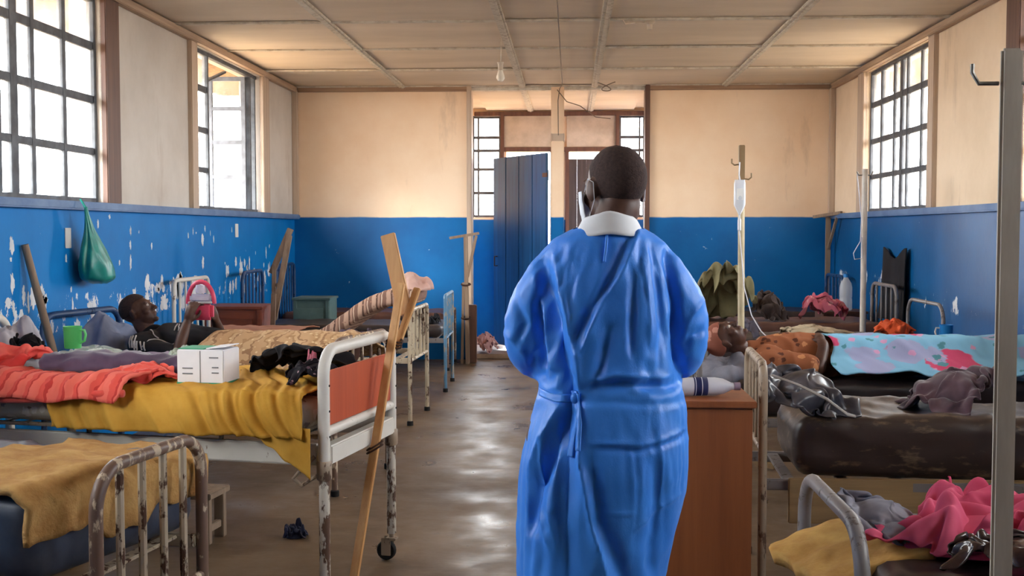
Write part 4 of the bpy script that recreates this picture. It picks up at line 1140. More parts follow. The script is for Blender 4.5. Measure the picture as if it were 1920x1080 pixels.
# lockers between the beds
def locker(label, loc, size, mat, rz=0, top=None):
    w, d, h = size
    l = empty('bedside_locker', loc, rz); tag(l, label, 'cabinet')
    t = 0.018
    bd = MB()
    bd.box((0, 0, h / 2), (w, d - 0.04, h - 0.02), bev=0.003)
    bd.build('body', mat, l)
    MB().box((0, 0, h - 0.012), (w + 0.025, d + 0.01, 0.024), bev=0.004).build('top', top or mat, l)
    dr = MB().box((-w * 0.06, -d / 2 + 0.008, h * 0.47), (w * 0.80, 0.02, h * 0.80), bev=0.004).build('door', mat, l)
    MB().lathe([(0.0, 0), (0.012, 0.0), (0.014, 0.012), (0, 0.018)], (w * 0.26, -d / 2 - 0.0, h * 0.62), 12, Euler((R(90), 0, 0))).build('knob', M_['steel'], dr, smooth=True)
    for x in (-w / 2 + 0.02, w / 2 - 0.02): MB().box((x, -d / 2 + 0.01, h / 2 - 0.01), (0.035, 0.025, h - 0.03), bev=0.003).build('stile', mat, l)
    return l
M_['redwood'] = mk_wood('red_brown_wood', S(150, 82, 58), S(120, 62, 44), 'X', 0.5)
M_['greygreen'] = mk('grey_green_paint', S(104, 132, 128), S(84, 112, 110), 4, rough=0.55)
locker('wide red brown wooden locker under the leaning crutch', (-2.93, 10.02, 0), (0.50, 0.46, 0.845), M_['redwood'])
locker('grey green painted locker beside the end wall', (-2.64, 11.74, 0), (0.37, 0.42, 0.82), M_['greygreen'])
# crutch leaning in the corner
c2 = empty('crutch', (-2.66, 10.02, 0.82)); tag(c2, 'greyed wooden crutch leaning against blue wall above the red locker', 'crutch')
c2.location = (-2.585, 9.72, 0)
bar_part('shaft', c2, (0, 0, 0.0), (-0.02, 0.22, 0.95), 0.04, 0.025, M_['grey_wood'], (0, -1, 0.2))
bar_part('strut', c2, (-0.02, 0.21, 0.72), (-0.06, 0.40, 1.20), 0.035, 0.025, M_['grey_wood'], (0, -1, 0.2))
bar_part('strut', c2, (-0.02, 0.22, 0.72), (0.075, 0.42, 1.46), 0.05, 0.025, M_['grey_wood'], (0, -1, 0.2))
bar_part('arm_board', c2, (-0.085, 0.40, 1.12), (0.085, 0.43, 1.52), 0.055, 0.022, M_['grey_wood'], (0, -1, 0.2))
bar_part('hand_grip', c2, (-0.035, 0.33, 1.02), (0.03, 0.34, 1.02), 0.03, 0.03, M_['grey_wood'], (0, -1, 0.2))

# T-headed crutches tied to a post at the opening
c3 = empty('crutch', (-1.16, 12.86, 0)); tag(c3, 'T headed wooden crutch tied upright beside the opening', 'crutch')
bar_part('shaft', c3, (0.0, 0, 0.0), (-0.02, 0.0, 1.44), 0.045, 0.035, M_['grey_wood'], (0, -1, 0))
bar_part('head_bar', c3, (-0.20, -0.03, 1.42), (0.13, 0.03, 1.475), 0.03, 0.035, M_['grey_wood'], (0, -1, 0))
bar_part('brace', c3, (0.0, -0.012, 0.98), (0.10, 0.01, 1.45), 0.032, 0.028, M_['grey_wood'], (0, -1, 0))
bar_part('foot_stick', c3, (-0.065, 0.02, 0.0), (-0.045, 0.0, 0.92), 0.03, 0.03, M_['grey_wood'], (0, -1, 0))
for z in (0.52, 0.90):
    MB().tube([(-0.018 + 0.05 * math.cos(a), 0.035 * math.sin(a), z + 0.01 * math.sin(a)) for a in [2 * math.pi * i / 14 for i in range(14)]], 0.009, 6, closed=True).build('cord', M_['cord'], c3, smooth=True)
pb = MB().box((-1.13, 13.02, 0.33), (0.12, 0.10, 0.66), bev=0.008).build('post_stump', M_['timber_dark']); tag(pb, 'short dark timber stump behind the T headed crutch', 'post')
# pink bundle on the step
M_['pink_print'] = mk_floral('pink_brown_printed_cloth', S(206, 160, 158), [(S(120, 76, 84), 16, 0.22), (S(232, 206, 200), 20, 0.20)])
o = cloth_pile('bundle', M_['pink_print'], (-1.00, 13.50, 0.055), (0.17, 0.16, 0.26), 81, 0.2, which=1); tag(o, 'pink printed cloth bundle on the lobby step', 'bundle')

# ------------------------------------------------------------------ things on and against the window wall
M_['bag_green'] = mk('teal_green_plastic', S(30, 150, 136), S(14, 116, 112), 6, rough=0.35, spec=0.5)
gb = empty('carrier_bag', (XL + 0.115, 7.36, 1.15)); tag(gb, 'teal green plastic carrier bag hanging from the window sill', 'bag')
rings = []
for i in range(40):
    t = i / 39.0
    ring = []
    z = 0.005 + 0.50 * t
    wv = 0.165 * (sstep(-0.03, 0.08, t) ** 0.5) * (1 - 0.95 * sstep(0.05, 1.0, t) ** 0.9) + 0.008
    cx = 0.0; cy = 0.07 * (1 - t) - 0.12 * t
    for k in range(56):
        a = 2 * math.pi * k / 56
        f = 1 + 0.16 * ridge(math.cos(a) * 2.2 + 5, math.sin(a) * 2.2, t * 1.3) * sstep(0.0, 0.3, t) + 0.06 * nz(math.cos(a) * 3, math.sin(a) * 3, t * 5)
        ring.append(V((0.55 * wv * f * math.cos(a) + cx, wv * f * math.sin(a) + cy, z + 0.012 * nz(math.cos(a) * 2, math.sin(a) * 2, 3) * (1 - t))))
    rings.append(ring)
MB().rings(rings).build('bag_body', M_['bag_green'], gb, smooth='all')
MB().tube([V((0.005, -0.115, 0.49)), V((-0.02, -0.125, 0.54)), V((-0.03, -0.13, 0.555)), V((-0.012, -0.125, 0.52)), V((0.01, -0.10, 0.44))], 0.006, 8).build('knotted_handle', M_['bag_green'], gb, smooth=True)
sk = MB().tube([(-3.0, 6.83, 0.0), (-3.06, 6.74, 0.55), (-3.16, 6.65, 1.12), (-3.205, 6.59, 1.42)], [0.026, 0.025, 0.023, 0.021], 12).build('wooden_pole', M_['grey_wood'], smooth=True)
tag(sk, 'greyed wooden pole leaning against blue wall', 'pole')
def on_wall(px_y, z, w, h, name, mat, label=None, seed=0, jag=True, parent=wall_left):
    n = 26; mb = MB()
    pts = []
    for k in range(n):
        a = 2 * math.pi * k / n
        r = 1 + (0.55 * nz(math.cos(a) * 3 + seed * 3.1, math.sin(a) * 3, 1.3) + 0.3 * nz(math.cos(a) * 9 + seed, math.sin(a) * 9, 2.3) if jag else 0)
        pts.append((w / 2 * math.cos(a) * r, h / 2 * math.sin(a) * r))
    mb.add([(XL + 0.0015, px_y + p, z + q) for p, q in pts] + [(XL - 0.01, px_y + p, z + q) for p, q in pts],
           [tuple(range(n))] + [(k, (k + 1) % n, n + (k + 1) % n, n + k) for k in range(n)])
    return mb.build(name, mat, parent)
M_['plaster'] = mk('bare_white_plaster', S(226, 228, 232), S(204, 208, 214), 12, rough=0.9)
rng = random.Random(11)
flakes = []
for y, z, w, h in ((6.48, 1.42, .05, .10), (6.48, 1.20, .05, .13), (8.28, 1.50, .03, .06), (8.27, 1.40, .03, .06), (8.27, 1.27, .035, .10), (9.93, 1.42, .06, .10), (9.93, 1.22, .06, .10), (11.1, 1.10, .12, .22), (9.75, 1.00, .28, .22), (8.95, 0.93, .16, .12), (9.3, 1.05, .20, .2), (7.9, 1.60, .03, .03), (10.0, 1.52, .03, .05)):
    flakes.append((y, z, w, h))
for k in range(46):
    y = rng.uniform(6.3, 9.4); c_ = 0.98 + 0.10 * math.sin(y * 3)
    flakes.append((y, rng.gauss(c_, 0.09), rng.uniform(.02, .09), rng.uniform(.03, .15)))
for k in range(16):
    flakes.append((rng.uniform(10.6, 12.2), rng.gauss(1.12, 0.08), rng.uniform(.02, .07), rng.uniform(.04, .14)))
for k in range(22):
    flakes.append((rng.uniform(6.4, 12.5), rng.uniform(1.1, 1.6), rng.uniform(.01, .03), rng.uniform(.015, .06)))
for k, (y, z, w, h) in enumerate(flakes): on_wall(y, z, w, h, 'bare_patch', M_['plaster'], seed=k)
M_['paper'] = mk('white_paper', S(232, 230, 226), S(216, 214, 210), 3, rough=0.8)
for y, z, lab in ((7.22, 1.455, 'white paper label on blue wall beside the teal carrier bag'), (10.95, 1.505, 'white paper label on blue wall above the blue headed bed')):
    b = MB().box((XL + 0.004, y, z), (0.006, 0.085 if y < 9 else 0.10, 0.13), bev=0.002).build('paper_label', M_['paper']); tag(b, lab, 'label')

# ------------------------------------------------------------------ lamp and wires on the ceiling
lb = empty('light_bulb', (-0.605, 9.9, 2.78)); tag(lb, 'bare white bulb hanging from the ceiling batten', 'light bulb')
M_['bulb'] = mk('milky_bulb_glass', S(236, 224, 206), S(226, 212, 192), 3, rough=0.25)
M_['socket'] = mk('cream_socket', S(206, 188, 166), rough=0.5)
MB().lathe([(0.0, 0.0), (0.022, 0.006), (0.036, 0.028), (0.034, 0.05), (0.022, 0.085), (0.017, 0.10), (0.0, 0.10)], n=20).build('glass', M_['bulb'], lb, smooth='all')
MB().lathe([(0.018, 0.095), (0.022, 0.10), (0.022, 0.145), (0.030, 0.165), (0.0, 0.167)], n=16).build('socket', M_['socket'], lb, smooth=True)
MB().tube([(0, 0, 0.16), (0.004, 0, 0.28), (0.0, 0, 0.37)], 0.004, 6).build('flex', M_['socket'], lb, smooth=True)
M_['wire'] = mk('grey_brown_wire', S(128, 110, 94), rough=0.7)
w = MB().tube([(-0.10, y, ZC - 0.032 - 0.006 * math.sin(y * 2.3)) for y in [4 + 0.3 * i for i in range(31)]] + [(-0.13, 13.25, ZC - 0.04), (-0.15, 13.28, 3.0), (-0.145, 13.285, 2.6)], 0.005, 6).build('cable', M_['wire'], smooth=True); tag(w, 'thin cable running along the ceiling to the pillar', 'cable')
w = MB().tube([(-0.16, 13.26, ZC - 0.05), (-0.05, 13.24, 2.98), (0.10, 13.22, 2.93), (0.28, 13.2, 2.80), (0.45, 13.2, 2.78)], 0.006, 6).build('cable', M_['wire'], smooth=True); tag(w, 'slack cable drooping from the pillar top', 'cable')
w = MB().tube([(0.28 + 0.22 * t + 0.10 * math.sin(t * 6.2), 12.9, 3.158 - 0.10 * math.sin(t * 3.14) - 0.0 * math.cos(t * 6.2)) for t in [i / 20 for i in range(21)]], 0.006, 6).build('cable', M_['wire'], smooth=True); tag(w, 'loose loop of cable under the ceiling near the opening', 'cable')
lh = empty('lamp_holder', (0.62, 9.2, ZC - 0.08)); tag(lh, 'empty lamp holder on the ceiling without a bulb', 'lamp holder')
MB().lathe([(0.0, 0.0), (0.02, 0.0), (0.022, 0.04), (0.045, 0.06), (0.045, 0.075), (0, 0.076)], n=16).build('socket', M_['socket'], lh, smooth=True)
MB().tube([(0.0, 0.0, 0.06), (-0.12, 0.0, 0.055), (-0.2, -0.1, 0.03), (-0.22, -0.16, 0.05)], 0.006, 6).build('flex', M_['socket'], lh, smooth=True)

# ------------------------------------------------------------------ beds on the far side of the aisle
RZ = math.pi
M_['vinyl_black'] = mk('black_brown_vinyl', S(56, 46, 46), S(38, 31, 33), 5, rough=0.36, bmp=0.15, bscale=30)
M_['worn_vinyl'] = mk('worn_dark_vinyl', S(60, 48, 44), S(132, 112, 88), 7, 0.56, 0.72, rough=0.38, stretch=(1, 1.6, 2.6), bmp=0.2, bscale=30)
M_['side_board'] = mk_wood('yellow_brown_board', S(172, 142, 98), S(140, 112, 76), 'X', 0.6)
# nearest bed
bed('grey iron bed with plain rounded end under bright pink cloth', (0.775, 3.42, 0), RZ, 1.95, 0.76, dict(z=0.705, r=0.15, bars=0, mat=M_['grey_iron'], rad=0.022), dict(z=0.95, r=0.12, bars=4), M_['grey_iron'], 0.40)
o = mattress('mattress', M_['vinyl_black'], (1.76, 3.42, 0.423), (1.80, 0.69, 0.15), 31, RZ, wr=0.009); tag(o, 'black vinyl mattress under bright pink cloth', 'mattress')
M_['foam_yellow'] = mk('yellow_foam', S(206, 164, 92), S(176, 130, 66), 7, rough=0.95, bmp=0.6, bscale=50, bdist=0.006)
fo = empty('foam_block', (0.845, 3.50, 0.57), R(8)); tag(fo, 'torn yellow foam slab sticking out past the rounded grey bed end', 'foam')
def slab(u, v):
    x = -0.17 + 0.34 * u; y = -0.24 + 0.46 * v
    return V((x + 0.03 * nz(v * 4, 1, 2), y + 0.03 * nz(u * 4, 5, 2), 0.02 - 0.10 * (1 - u) ** 1.5 + 0.012 * nz(u * 6, v * 6, 3)))
s_ = MB().grid(slab, 24, 30).build('torn_slab', M_['foam_yellow'], fo, smooth='all'); thicken(s_, 0.05, -1)
M_['grey_cloth'] = mk('blue_grey_cloth', S(138, 138, 150), S(108, 108, 122), 5, rough=0.85)
o = cloth_pile('cloth', M_['grey_cloth'], (0.98, 3.52, 0.575), (0.17, 0.24, 0.10), 91, 0.3, 0.7); tag(o, 'blue grey cloth spread behind the rounded grey bed end', 'cloth')
M_['hot_pink'] = mk('bright_pink_cloth', S(208, 92, 122), S(188, 62, 96), 3, rough=0.75, spec=0.2)
o = cloth_pile('cloth', M_['hot_pink'], (1.24, 3.42, 0.575), (0.40, 0.26, 0.19), 92, 0.1, which=2, fill=0.5); tag(o, 'bright pink cloth crumpled over the black mattress', 'cloth')
M_['brown_film'] = mk('dark_brown_plastic_film', S(66, 44, 40), S(36, 26, 28), 9, rough=0.22, spec=0.6)
o = cloth_pile('plastic_bag', M_['brown_film'], (1.20, 3.12, 0.575), (0.22, 0.12, 0.12), 93, 0.1, 1.2); tag(o, 'shiny dark brown plastic bag below the bright pink cloth', 'bag')
b = MB().box((1.13, 3.035, 0.565), (0.05, 0.004, 0.03), Euler((R(-20), 0, R(15)))).build('paper_tag', M_['paper']); tag(b, 'small white paper tag on the side of black mattress', 'tag')

# pale post in front of it
pp = empty('drip_stand', (1.010, 2.72, 0)); tag(pp, 'thick pale painted wooden drip stand next to bright pink cloth', 'drip stand')
M_['pale_post'] = mk('pale_grey_post_paint', S(184, 176, 164), S(160, 150, 138), 4, rough=0.6, stretch=(3, 3, 0.5))
MB().box((0.004, 0, 0.98), (0.050, 0.018, 1.88), bev=0.006).build('post', M_['pale_post'], pp)
for a in range(4):
    MB().bar((0.0, 0, 0.06), (0.22 * math.cos(R(45 + 90 * a)), 0.22 * math.sin(R(45 + 90 * a)), 0.022), 0.04, 0.035, bev=0.004).build('foot', M_['pale_post'], pp)
for s in (-1, 1): MB().tube([(s * 0.025, 0, 1.84), (s * 0.07, 0, 1.84), (s * 0.085, 0, 1.865), (s * 0.085, 0, 1.885)], 0.005, 8).build('hook', M_['steel'], pp, smooth=True)

# second bed: pale barred end
bed('pale grimy barred bed next to the brown cabinet', (0.805, 5.02, 0), RZ + R(-3), 2.0, 0.62, dict(z=0.955, r=0.07, bars=4, low=0.60, rad=0.018, brad=0.0085, mat=M_['pale_iron']), dict(z=1.0, r=0.1, bars=4), M_['grey_iron'], 0.46)
for y, nm in ((4.69, 'a'),):
    b = MB().box((1.86, y, 0.40), (1.94, 0.022, 0.185), bev=0.004).build('side_board', M_['side_board']); tag(b, 'yellow brown wooden board along the side of pale barred bed', 'board')
    MB().box((0.02, -0.013, 0.0), (0.012, 0.004, 0.06)).build('slot', M_['rubber'], b, loc=(1.44, y, 0.43))
    bpy.data.objects['slot'].parent = None; bpy.data.objects['slot'].parent = b
o = mattress('mattress', M_['worn_vinyl'], (1.86, 4.966, 0.485), (1.84, 0.58, 0.26), 34, RZ + R(-3), wr=0.014, rnd=0.06, sag=0.03); tag(o, 'thick worn dark vinyl mattress on the pale barred bed', 'mattress')
M_['grey_bag'] = mk('shiny_grey_bag', S(92, 90, 98), S(44, 42, 50), 5, rough=0.34, spec=0.5)
bg = empty('travel_bag', (1.00, 4.93, 0.73), R(-12)); tag(bg, 'dark shiny grey bag slumped against the pale barred bed end', 'bag')
cloth_pile('bag_body', M_['grey_bag'], (0.03, 0, 0), (0.21, 0.25, 0.19), 95, 0, 0.45, flat=2.0, parent=bg)
MB().tube([(-0.13, -0.16, 0.17), (-0.02, -0.22, 0.14), (0.09, -0.24, 0.09), (0.17, -0.24, 0.03), (0.20, -0.21, 0.02)], 0.010, 8, flat=0.5).build('strap', mk('pale_strap', S(150, 144, 140), rough=0.6), bg, smooth=True)
M_['maroon'] = mk('dark_maroon_fleece', S(92, 66, 76), S(54, 38, 48), 5, rough=0.9, sheen=0.4)
o = cloth_pile('blanket', M_['maroon'], (1.63, 5.02, 0.725), (0.20, 0.24, 0.20), 97, 0.4, which=3); tag(o, 'dark maroon fleece blanket heaped on the worn dark mattress', 'blanket')

# brown cabinet and the bottle on it
M_['cab_wood'] = mk_wood('orange_brown_veneer', S(150, 88, 50), S(124, 68, 38), 'Z', 0.45, 2.0)
cb = empty('bedside_cabinet', (0.515, 4.60, 0)); tag(cb, 'tall orange brown wooden cabinet beside the pale barred bed', 'cabinet')
MB().box((0, 0, 0.42), (0.37, 0.37, 0.80), bev=0.003).build('body', M_['cab_wood'], cb)
MB().box((0, 0, 0.834), (0.40, 0.40, 0.026), bev=0.004).build('top', M_['cab_wood'], cb)
MB().box((0, 0, 0.02), (0.35, 0.35, 0.04), bev=0.003).build('plinth', M_['timber_dark'], cb)
d = MB().box((0, 0.192, 0.35), (0.33, 0.018, 0.56), bev=0.003).build('door', M_['cab_wood'], cb)
MB().lathe([(0, 0), (0.012, 0), (0.014, 0.012), (0, 0.018)], (-0.12, 0.20, 0.42), 12, Euler((R(-90), 0, 0))).build('knob', M_['steel'], d, smooth=True)
d = MB().box((0, 0.192, 0.73), (0.33, 0.018, 0.14), bev=0.003).build('drawer', M_['cab_wood'], cb)
MB().lathe([(0, 0), (0.012, 0), (0.014, 0.012), (0, 0.018)], (0, 0.20, 0.73), 12, Euler((R(-90), 0, 0))).build('knob', M_['steel'], d, smooth=True)
def bottle(name, label, loc, rot, h, r, body_mat, cap_mat, lab=None, lz=(0.30, 0.50)):
    b = empty(name, loc); b.rotation_euler = rot; tag(b, label, 'bottle')
    MB().lathe([(0.0, 0), (r * 0.85, 0), (r, h * 0.03), (r, h * 0.30), (r * 0.94, h * 0.34), (r, h * 0.38), (r, h * 0.62), (r * 0.85, h * 0.74), (r * 0.42, h * 0.86), (r * 0.38, h * 0.92), (0.0, h * 0.92)], n=24).build('bottle_body', body_mat, b, smooth='all')
    MB().lathe([(r * 0.44, h * 0.90), (r * 0.44, h * 0.99), (0, h)], n=16).build('cap', cap_mat, b, smooth=True)
    if lab: MB().lathe([(r * 1.02, h * lz[0]), (r * 1.02, h * lz[1])], n=24).build('label', lab, b, smooth='all')
    return b
M_['bottle_white'] = mk('milky_plastic', S(206, 206, 214), S(186, 186, 198), 4, rough=0.3)
M_['label_navy'] = mk_stripe('navy_white_label', [(0.0, S(40, 44, 84)), (0.45, S(214, 216, 224)), (0.55, S(40, 44, 84))], 40, 'Z', rough=0.5, warp=0)
M_['cap_mauve'] = mk('mauve_cap', S(136, 118, 136), rough=0.4)
bottle('bottle', 'milky plastic bottle with navy label lying on the brown cabinet', (0.405, 4.545, 0.885), (0, R(90), R(4)), 0.27, 0.036, M_['bottle_white'], M_['cap_mauve'], M_['label_navy'], (0.30, 0.50))

# third bed: patient lying under a blue floral cloth
bed('iron bed on which a patient lies under blue floral cloth', (0.685, 6.5, 0), RZ, 2.05, 0.78, dict(z=0.86, r=0.08, bars=4), dict(z=1.0, r=0.08, bars=5), M_['grey_iron'], 0.48)
o = mattress('mattress', M_['vinyl_black'], (1.745, 6.5, 0.503), (1.90, 0.73, 0.20), 36, RZ, wr=0.008); tag(o, 'dark mattress under the patient in blue floral cloth', 'mattress')
o = heap('pillow', M_['grey_cloth'], (0.87, 6.40, 0.695), (0.15, 0.26, 0.13), 99, 0, 0.3, flat=2.6); tag(o, 'grey pillow under the head of patient in blue floral cloth', 'pillow')
pr = empty('person', (1.2, 6.5, 0.70)); tag(pr, 'patient in brown blouse lying flat under blue floral cloth', 'person')
def W_(x, y, z): return V((x - 1.2, y - 6.5, z - 0.70))
h2 = W_(0.865, 6.42, 0.90); H2 = frame_from(V((0.30, -0.25, 1.0)), V((-1, 0, 0.35)))
H2 = Matrix((H2.col[0], H2.col[1], H2.col[2])).transposed()
body = MB(); head_parts(body, h2, H2, 0.96)
body.limb([h2 + H2 @ V((0, -0.015, -0.05)), W_(1.00, 6.45, 0.82), W_(1.06, 6.46, 0.80)], [0.05, 0.05, 0.06])
body.limb([W_(1.08, 6.46, 0.79), W_(1.25, 6.48, 0.79), W_(1.45, 6.5, 0.78), W_(1.56, 6.5, 0.78)], [0.09, 0.105, 0.10, 0.11])
body.limb([W_(1.08, 6.30, 0.78), W_(1.08, 6.62, 0.78)], [0.07, 0.07])
for sy in (-1, 1):
    yy = 6.46 + sy * 0.20
    body.limb([W_(1.08, 6.46 + sy * 0.16, 0.80), W_(1.22, yy, 0.77), W_(1.34, yy + sy * 0.02, 0.76)], [0.05, 0.043, 0.038])
    body.limb([W_(1.34, yy + sy * 0.02, 0.76), W_(1.38, 6.46 + sy * 0.14, 0.86), W_(1.38, 6.46 + sy * 0.08, 0.895)], [0.037, 0.032, 0.024])
    hand(body, W_(1.38, 6.46 + sy * 0.08, 0.895), frame_from(V((0.1, -sy, 0.15)), V((0.2, 0, 1))), 0.9, 0.35, sy)
    body.limb([W_(1.54, 6.5 + sy * 0.09, 0.77), W_(1.98, 6.5 + sy * 0.10, 0.76), W_(2.36, 6.5 + sy * 0.09, 0.74)], [0.088, 0.058, 0.04])
    body.limb([W_(2.36, 6.5 + sy * 0.09, 0.74), W_(2.40, 6.5 + sy * 0.11, 0.84)], [0.04, 0.032])
link('body', organic(body, 0.0065, 4), M_['skin'], pr)
eyes(h2, H2, pr, 0.96)
M_['scarf'] = mk_floral('brown_pink_head_scarf', S(150, 92, 76), [(S(196, 138, 120), 14, 0.24), (S(106, 58, 50), 10, 0.2)])
hair_cap(h2, H2, M_['scarf'], pr, 0.96, 1.10, -0.45, 'head_scarf')
bl = MB()
bl.limb([W_(1.02, 6.45, 0.81), W_(1.09, 6.46, 0.80), W_(1.25, 6.48, 0.80), W_(1.45, 6.5, 0.79), W_(1.52, 6.5, 0.79)], [0.075, 0.11, 0.128, 0.122, 0.122], 20)
bl.limb([W_(1.08, 6.27, 0.785), W_(1.08, 6.65, 0.785)], [0.084, 0.084], 18)
for sy in (-1, 1): bl.limb([W_(1.08, 6.46 + sy * 0.17, 0.80), W_(1.20, 6.46 + sy * 0.20, 0.775), W_(1.29, 6.46 + sy * 0.21, 0.765)], [0.075, 0.063, 0.062])
bmsh = organic(bl, 0.009, 6)
push(bmsh, lambda c: 0.010 * ridge(c.x * 12, c.y * 9 + c.z * 5, 2.0))
M_['blouse'] = mk_floral('brown_orange_printed_cotton', S(150, 92, 62), [(S(196, 134, 92), 12, 0.26), (S(96, 56, 42), 17, 0.22)])
link('blouse', bmsh, M_['blouse'], pr)
M_['blue_floral'] = mk_floral('light_blue_floral_cotton', S(132, 190, 222), [(S(214, 84, 122), 2.6, 0.34), (S(164, 170, 208), 3.6, 0.34), (S(86, 146, 160), 7, 0.16), (S(214, 160, 200), 9, 0.15)])
o = sheet('wrapper_cloth', M_['blue_floral'], (0, 0, 0), 0, 1.40, 2.62, [(6.08, 0.735), (6.16, 0.765), (6.27, 0.80), (6.38, 0.895), (6.5, 0.90), (6.64, 0.88), (6.78, 0.76), (6.88, 0.725)], 38, wr=0.016, freq=5.0, lean=3, hem=0.05, t=0.006, crisp_a=0.016, crisp_f=6.0)
tag(o, 'light blue floral cloth with pink blooms over the lying patient', 'cloth')

# drip stand with fluid bag
iv = empty('drip_stand', (1.075, 7.32, 0)); tag(iv, 'wooden drip stand carrying a clear fluid bag', 'drip stand')
M_['iv_wood'] = mk_wood('brown_yellow_wood', S(150, 122, 84), S(120, 92, 60), 'Z', 0.6)
M_['iv_cream'] = mk('cream_pole_paint', S(206, 192, 160), S(180, 164, 130), 6, rough=0.6)
MB().tube([(0.012, 0, 0.05), (0, 0, 1.68)], 0.021, 12).build('pole', M_['iv_cream'], iv, smooth=True)
MB().box((0, 0, 1.84), (0.036, 0.03, 0.40), bev=0.003).build('pole_head', M_['iv_wood'], iv)
for s, z in ((-1, 1.92), (1, 1.83)): MB().tube([(s * 0.015, 0, z), (s * 0.045, 0, z - 0.005), (s * 0.062, 0, z + 0.008), (s * 0.062, 0, z + 0.035)], 0.005, 8).build('hook', M_['iv_wood'], iv, smooth=True)
for a in range(3): MB().bar((0, 0, 0.06), (0.24 * math.cos(R(90 + 120 * a)), 0.24 * math.sin(R(90 + 120 * a)), 0.02), 0.035, 0.03, bev=0.004).build('foot', M_['iv_wood'], iv)
M_['fluid'] = mk_film('clear_fluid_bag', S(226, 230, 238), 0.62)
fb = empty('fluid_bag', (1.055, 7.258, 1.60)); tag(fb, 'clear plastic fluid bag hanging on the wooden drip stand', 'drip bag')
rings = []
for i in range(22):
    t = i / 21; w = 0.036 * min(1, 0.15 + 3.0 * t) * (1 if t < 0.92 else 0.9); dd = 0.020 * math.sin(math.pi * min(max(t * 0.92 + 0.06, 0), 1)) + 0.003
    rings.append([V((w * math.copysign(abs(math.cos(a)) ** 0.6, math.cos(a)), dd * math.copysign(abs(math.sin(a)) ** 0.8, math.sin(a)), 0.22 * t)) for a in [2 * math.pi * k / 24 for k in range(24)]])
MB().rings(rings).build('bag', M_['fluid'], fb, smooth='all')
MB().box((0, -0.021, 0.13), (0.045, 0.003, 0.07)).build('print', M_['paper'], fb)
MB().tube([(0, 0, 0.22), (-0.005, 0, 0.25), (0.0, 0.01, 0.33)], 0.004, 6).build('hanger', M_['bottle_white'], fb, smooth=True)
MB().lathe([(0.004, -0.10), (0.011, -0.095), (0.011, -0.03), (0.005, -0.02), (0.005, 0.0)], n=12).build('drip_chamber', M_['fluid'], fb, smooth=True)
MB().tube([(0, 0, -0.10), (0.015, 0, -0.25), (0.03, -0.02, -0.45), (0.065, -0.1, -0.62), (0.09, -0.3, -0.70), (0.11, -0.55, -0.74)], 0.0035, 6).build('tube', M_['bottle_white'], fb, smooth=True)

# fourth bed
bed('dark bed with cream cloth and orange cloth on its mattress', (0.95, 8.55, 0), RZ, 1.65, 0.84, dict(z=0.80, r=0.08, bars=4), dict(z=0.98, r=0.12, bars=0, mat=M_['grey_iron'], rad=0.014), M_['grey_iron'], 0.5)
o = mattress('mattress', M_['vinyl_black'], (1.745, 8.55, 0.525), (1.50, 0.79, 0.20), 40, RZ, wr=0.007); tag(o, 'dark mattress carrying a cream cloth and an orange cloth', 'mattress')
M_['cream_cloth'] = mk('cream_cloth', S(206, 190, 162), S(178, 158, 130), 6, rough=0.9)
o = cloth_pile('cloth', M_['cream_cloth'], (1.76, 8.45, 0.72), (0.30, 0.20, 0.10), 101, 0, 1.0, freq=3.2); tag(o, 'rumpled cream cloth lying on a dark mattress', 'cloth')
M_['orange_cloth'] = mk('orange_cloth', S(232, 104, 56), S(206, 76, 40), 5, rough=0.85)
o = cloth_pile('cloth', M_['orange_cloth'], (2.34, 8.40, 0.72), (0.17, 0.20, 0.15), 103, 0.3, which=1); tag(o, 'orange cloth bunched beside the blue mug', 'cloth')
M_['slate_cloth'] = mk('slate_grey_cloth', S(98, 92, 104), S(70, 66, 78), 5, rough=0.9)
o = cloth_pile('cloth', M_['slate_cloth'], (1.27, 8.45, 0.72), (0.13, 0.20, 0.15), 105, 0.3, 0.7); tag(o, 'slate grey cloth heaped behind the drip tube', 'cloth')
locker('low grey green locker holding the blue mug', (2.64, 8.05, 0), (0.28, 0.34, 0.735), mk('pale_grey_green_paint', S(146, 154, 140), S(118, 126, 112), 4, rough=0.6))
bmg = empty('mug', (2.585, 8.02, 0.737), R(180)); tag(bmg, 'bright blue plastic mug on the low grey green locker', 'mug')
M_['mug_blue'] = mk('bright_blue_plastic', S(40, 140, 214), S(26, 118, 196), 3, rough=0.35)
MB().lathe([(0.0, 0.0), (0.040, 0.0), (0.042, 0.004), (0.046, 0.115), (0.048, 0.118), (0.044, 0.118), (0.040, 0.01), (0.0, 0.01)], n=26).build('cup', M_['mug_blue'], bmg, smooth=True)
MB().tube([V((0.044, 0, 0.095)), V((0.068, 0, 0.096)), V((0.075, 0, 0.07)), V((0.066, 0, 0.04)), V((0.043, 0, 0.03))], 0.006, 8).build('handle', M_['paper'], bmg, smooth=True)
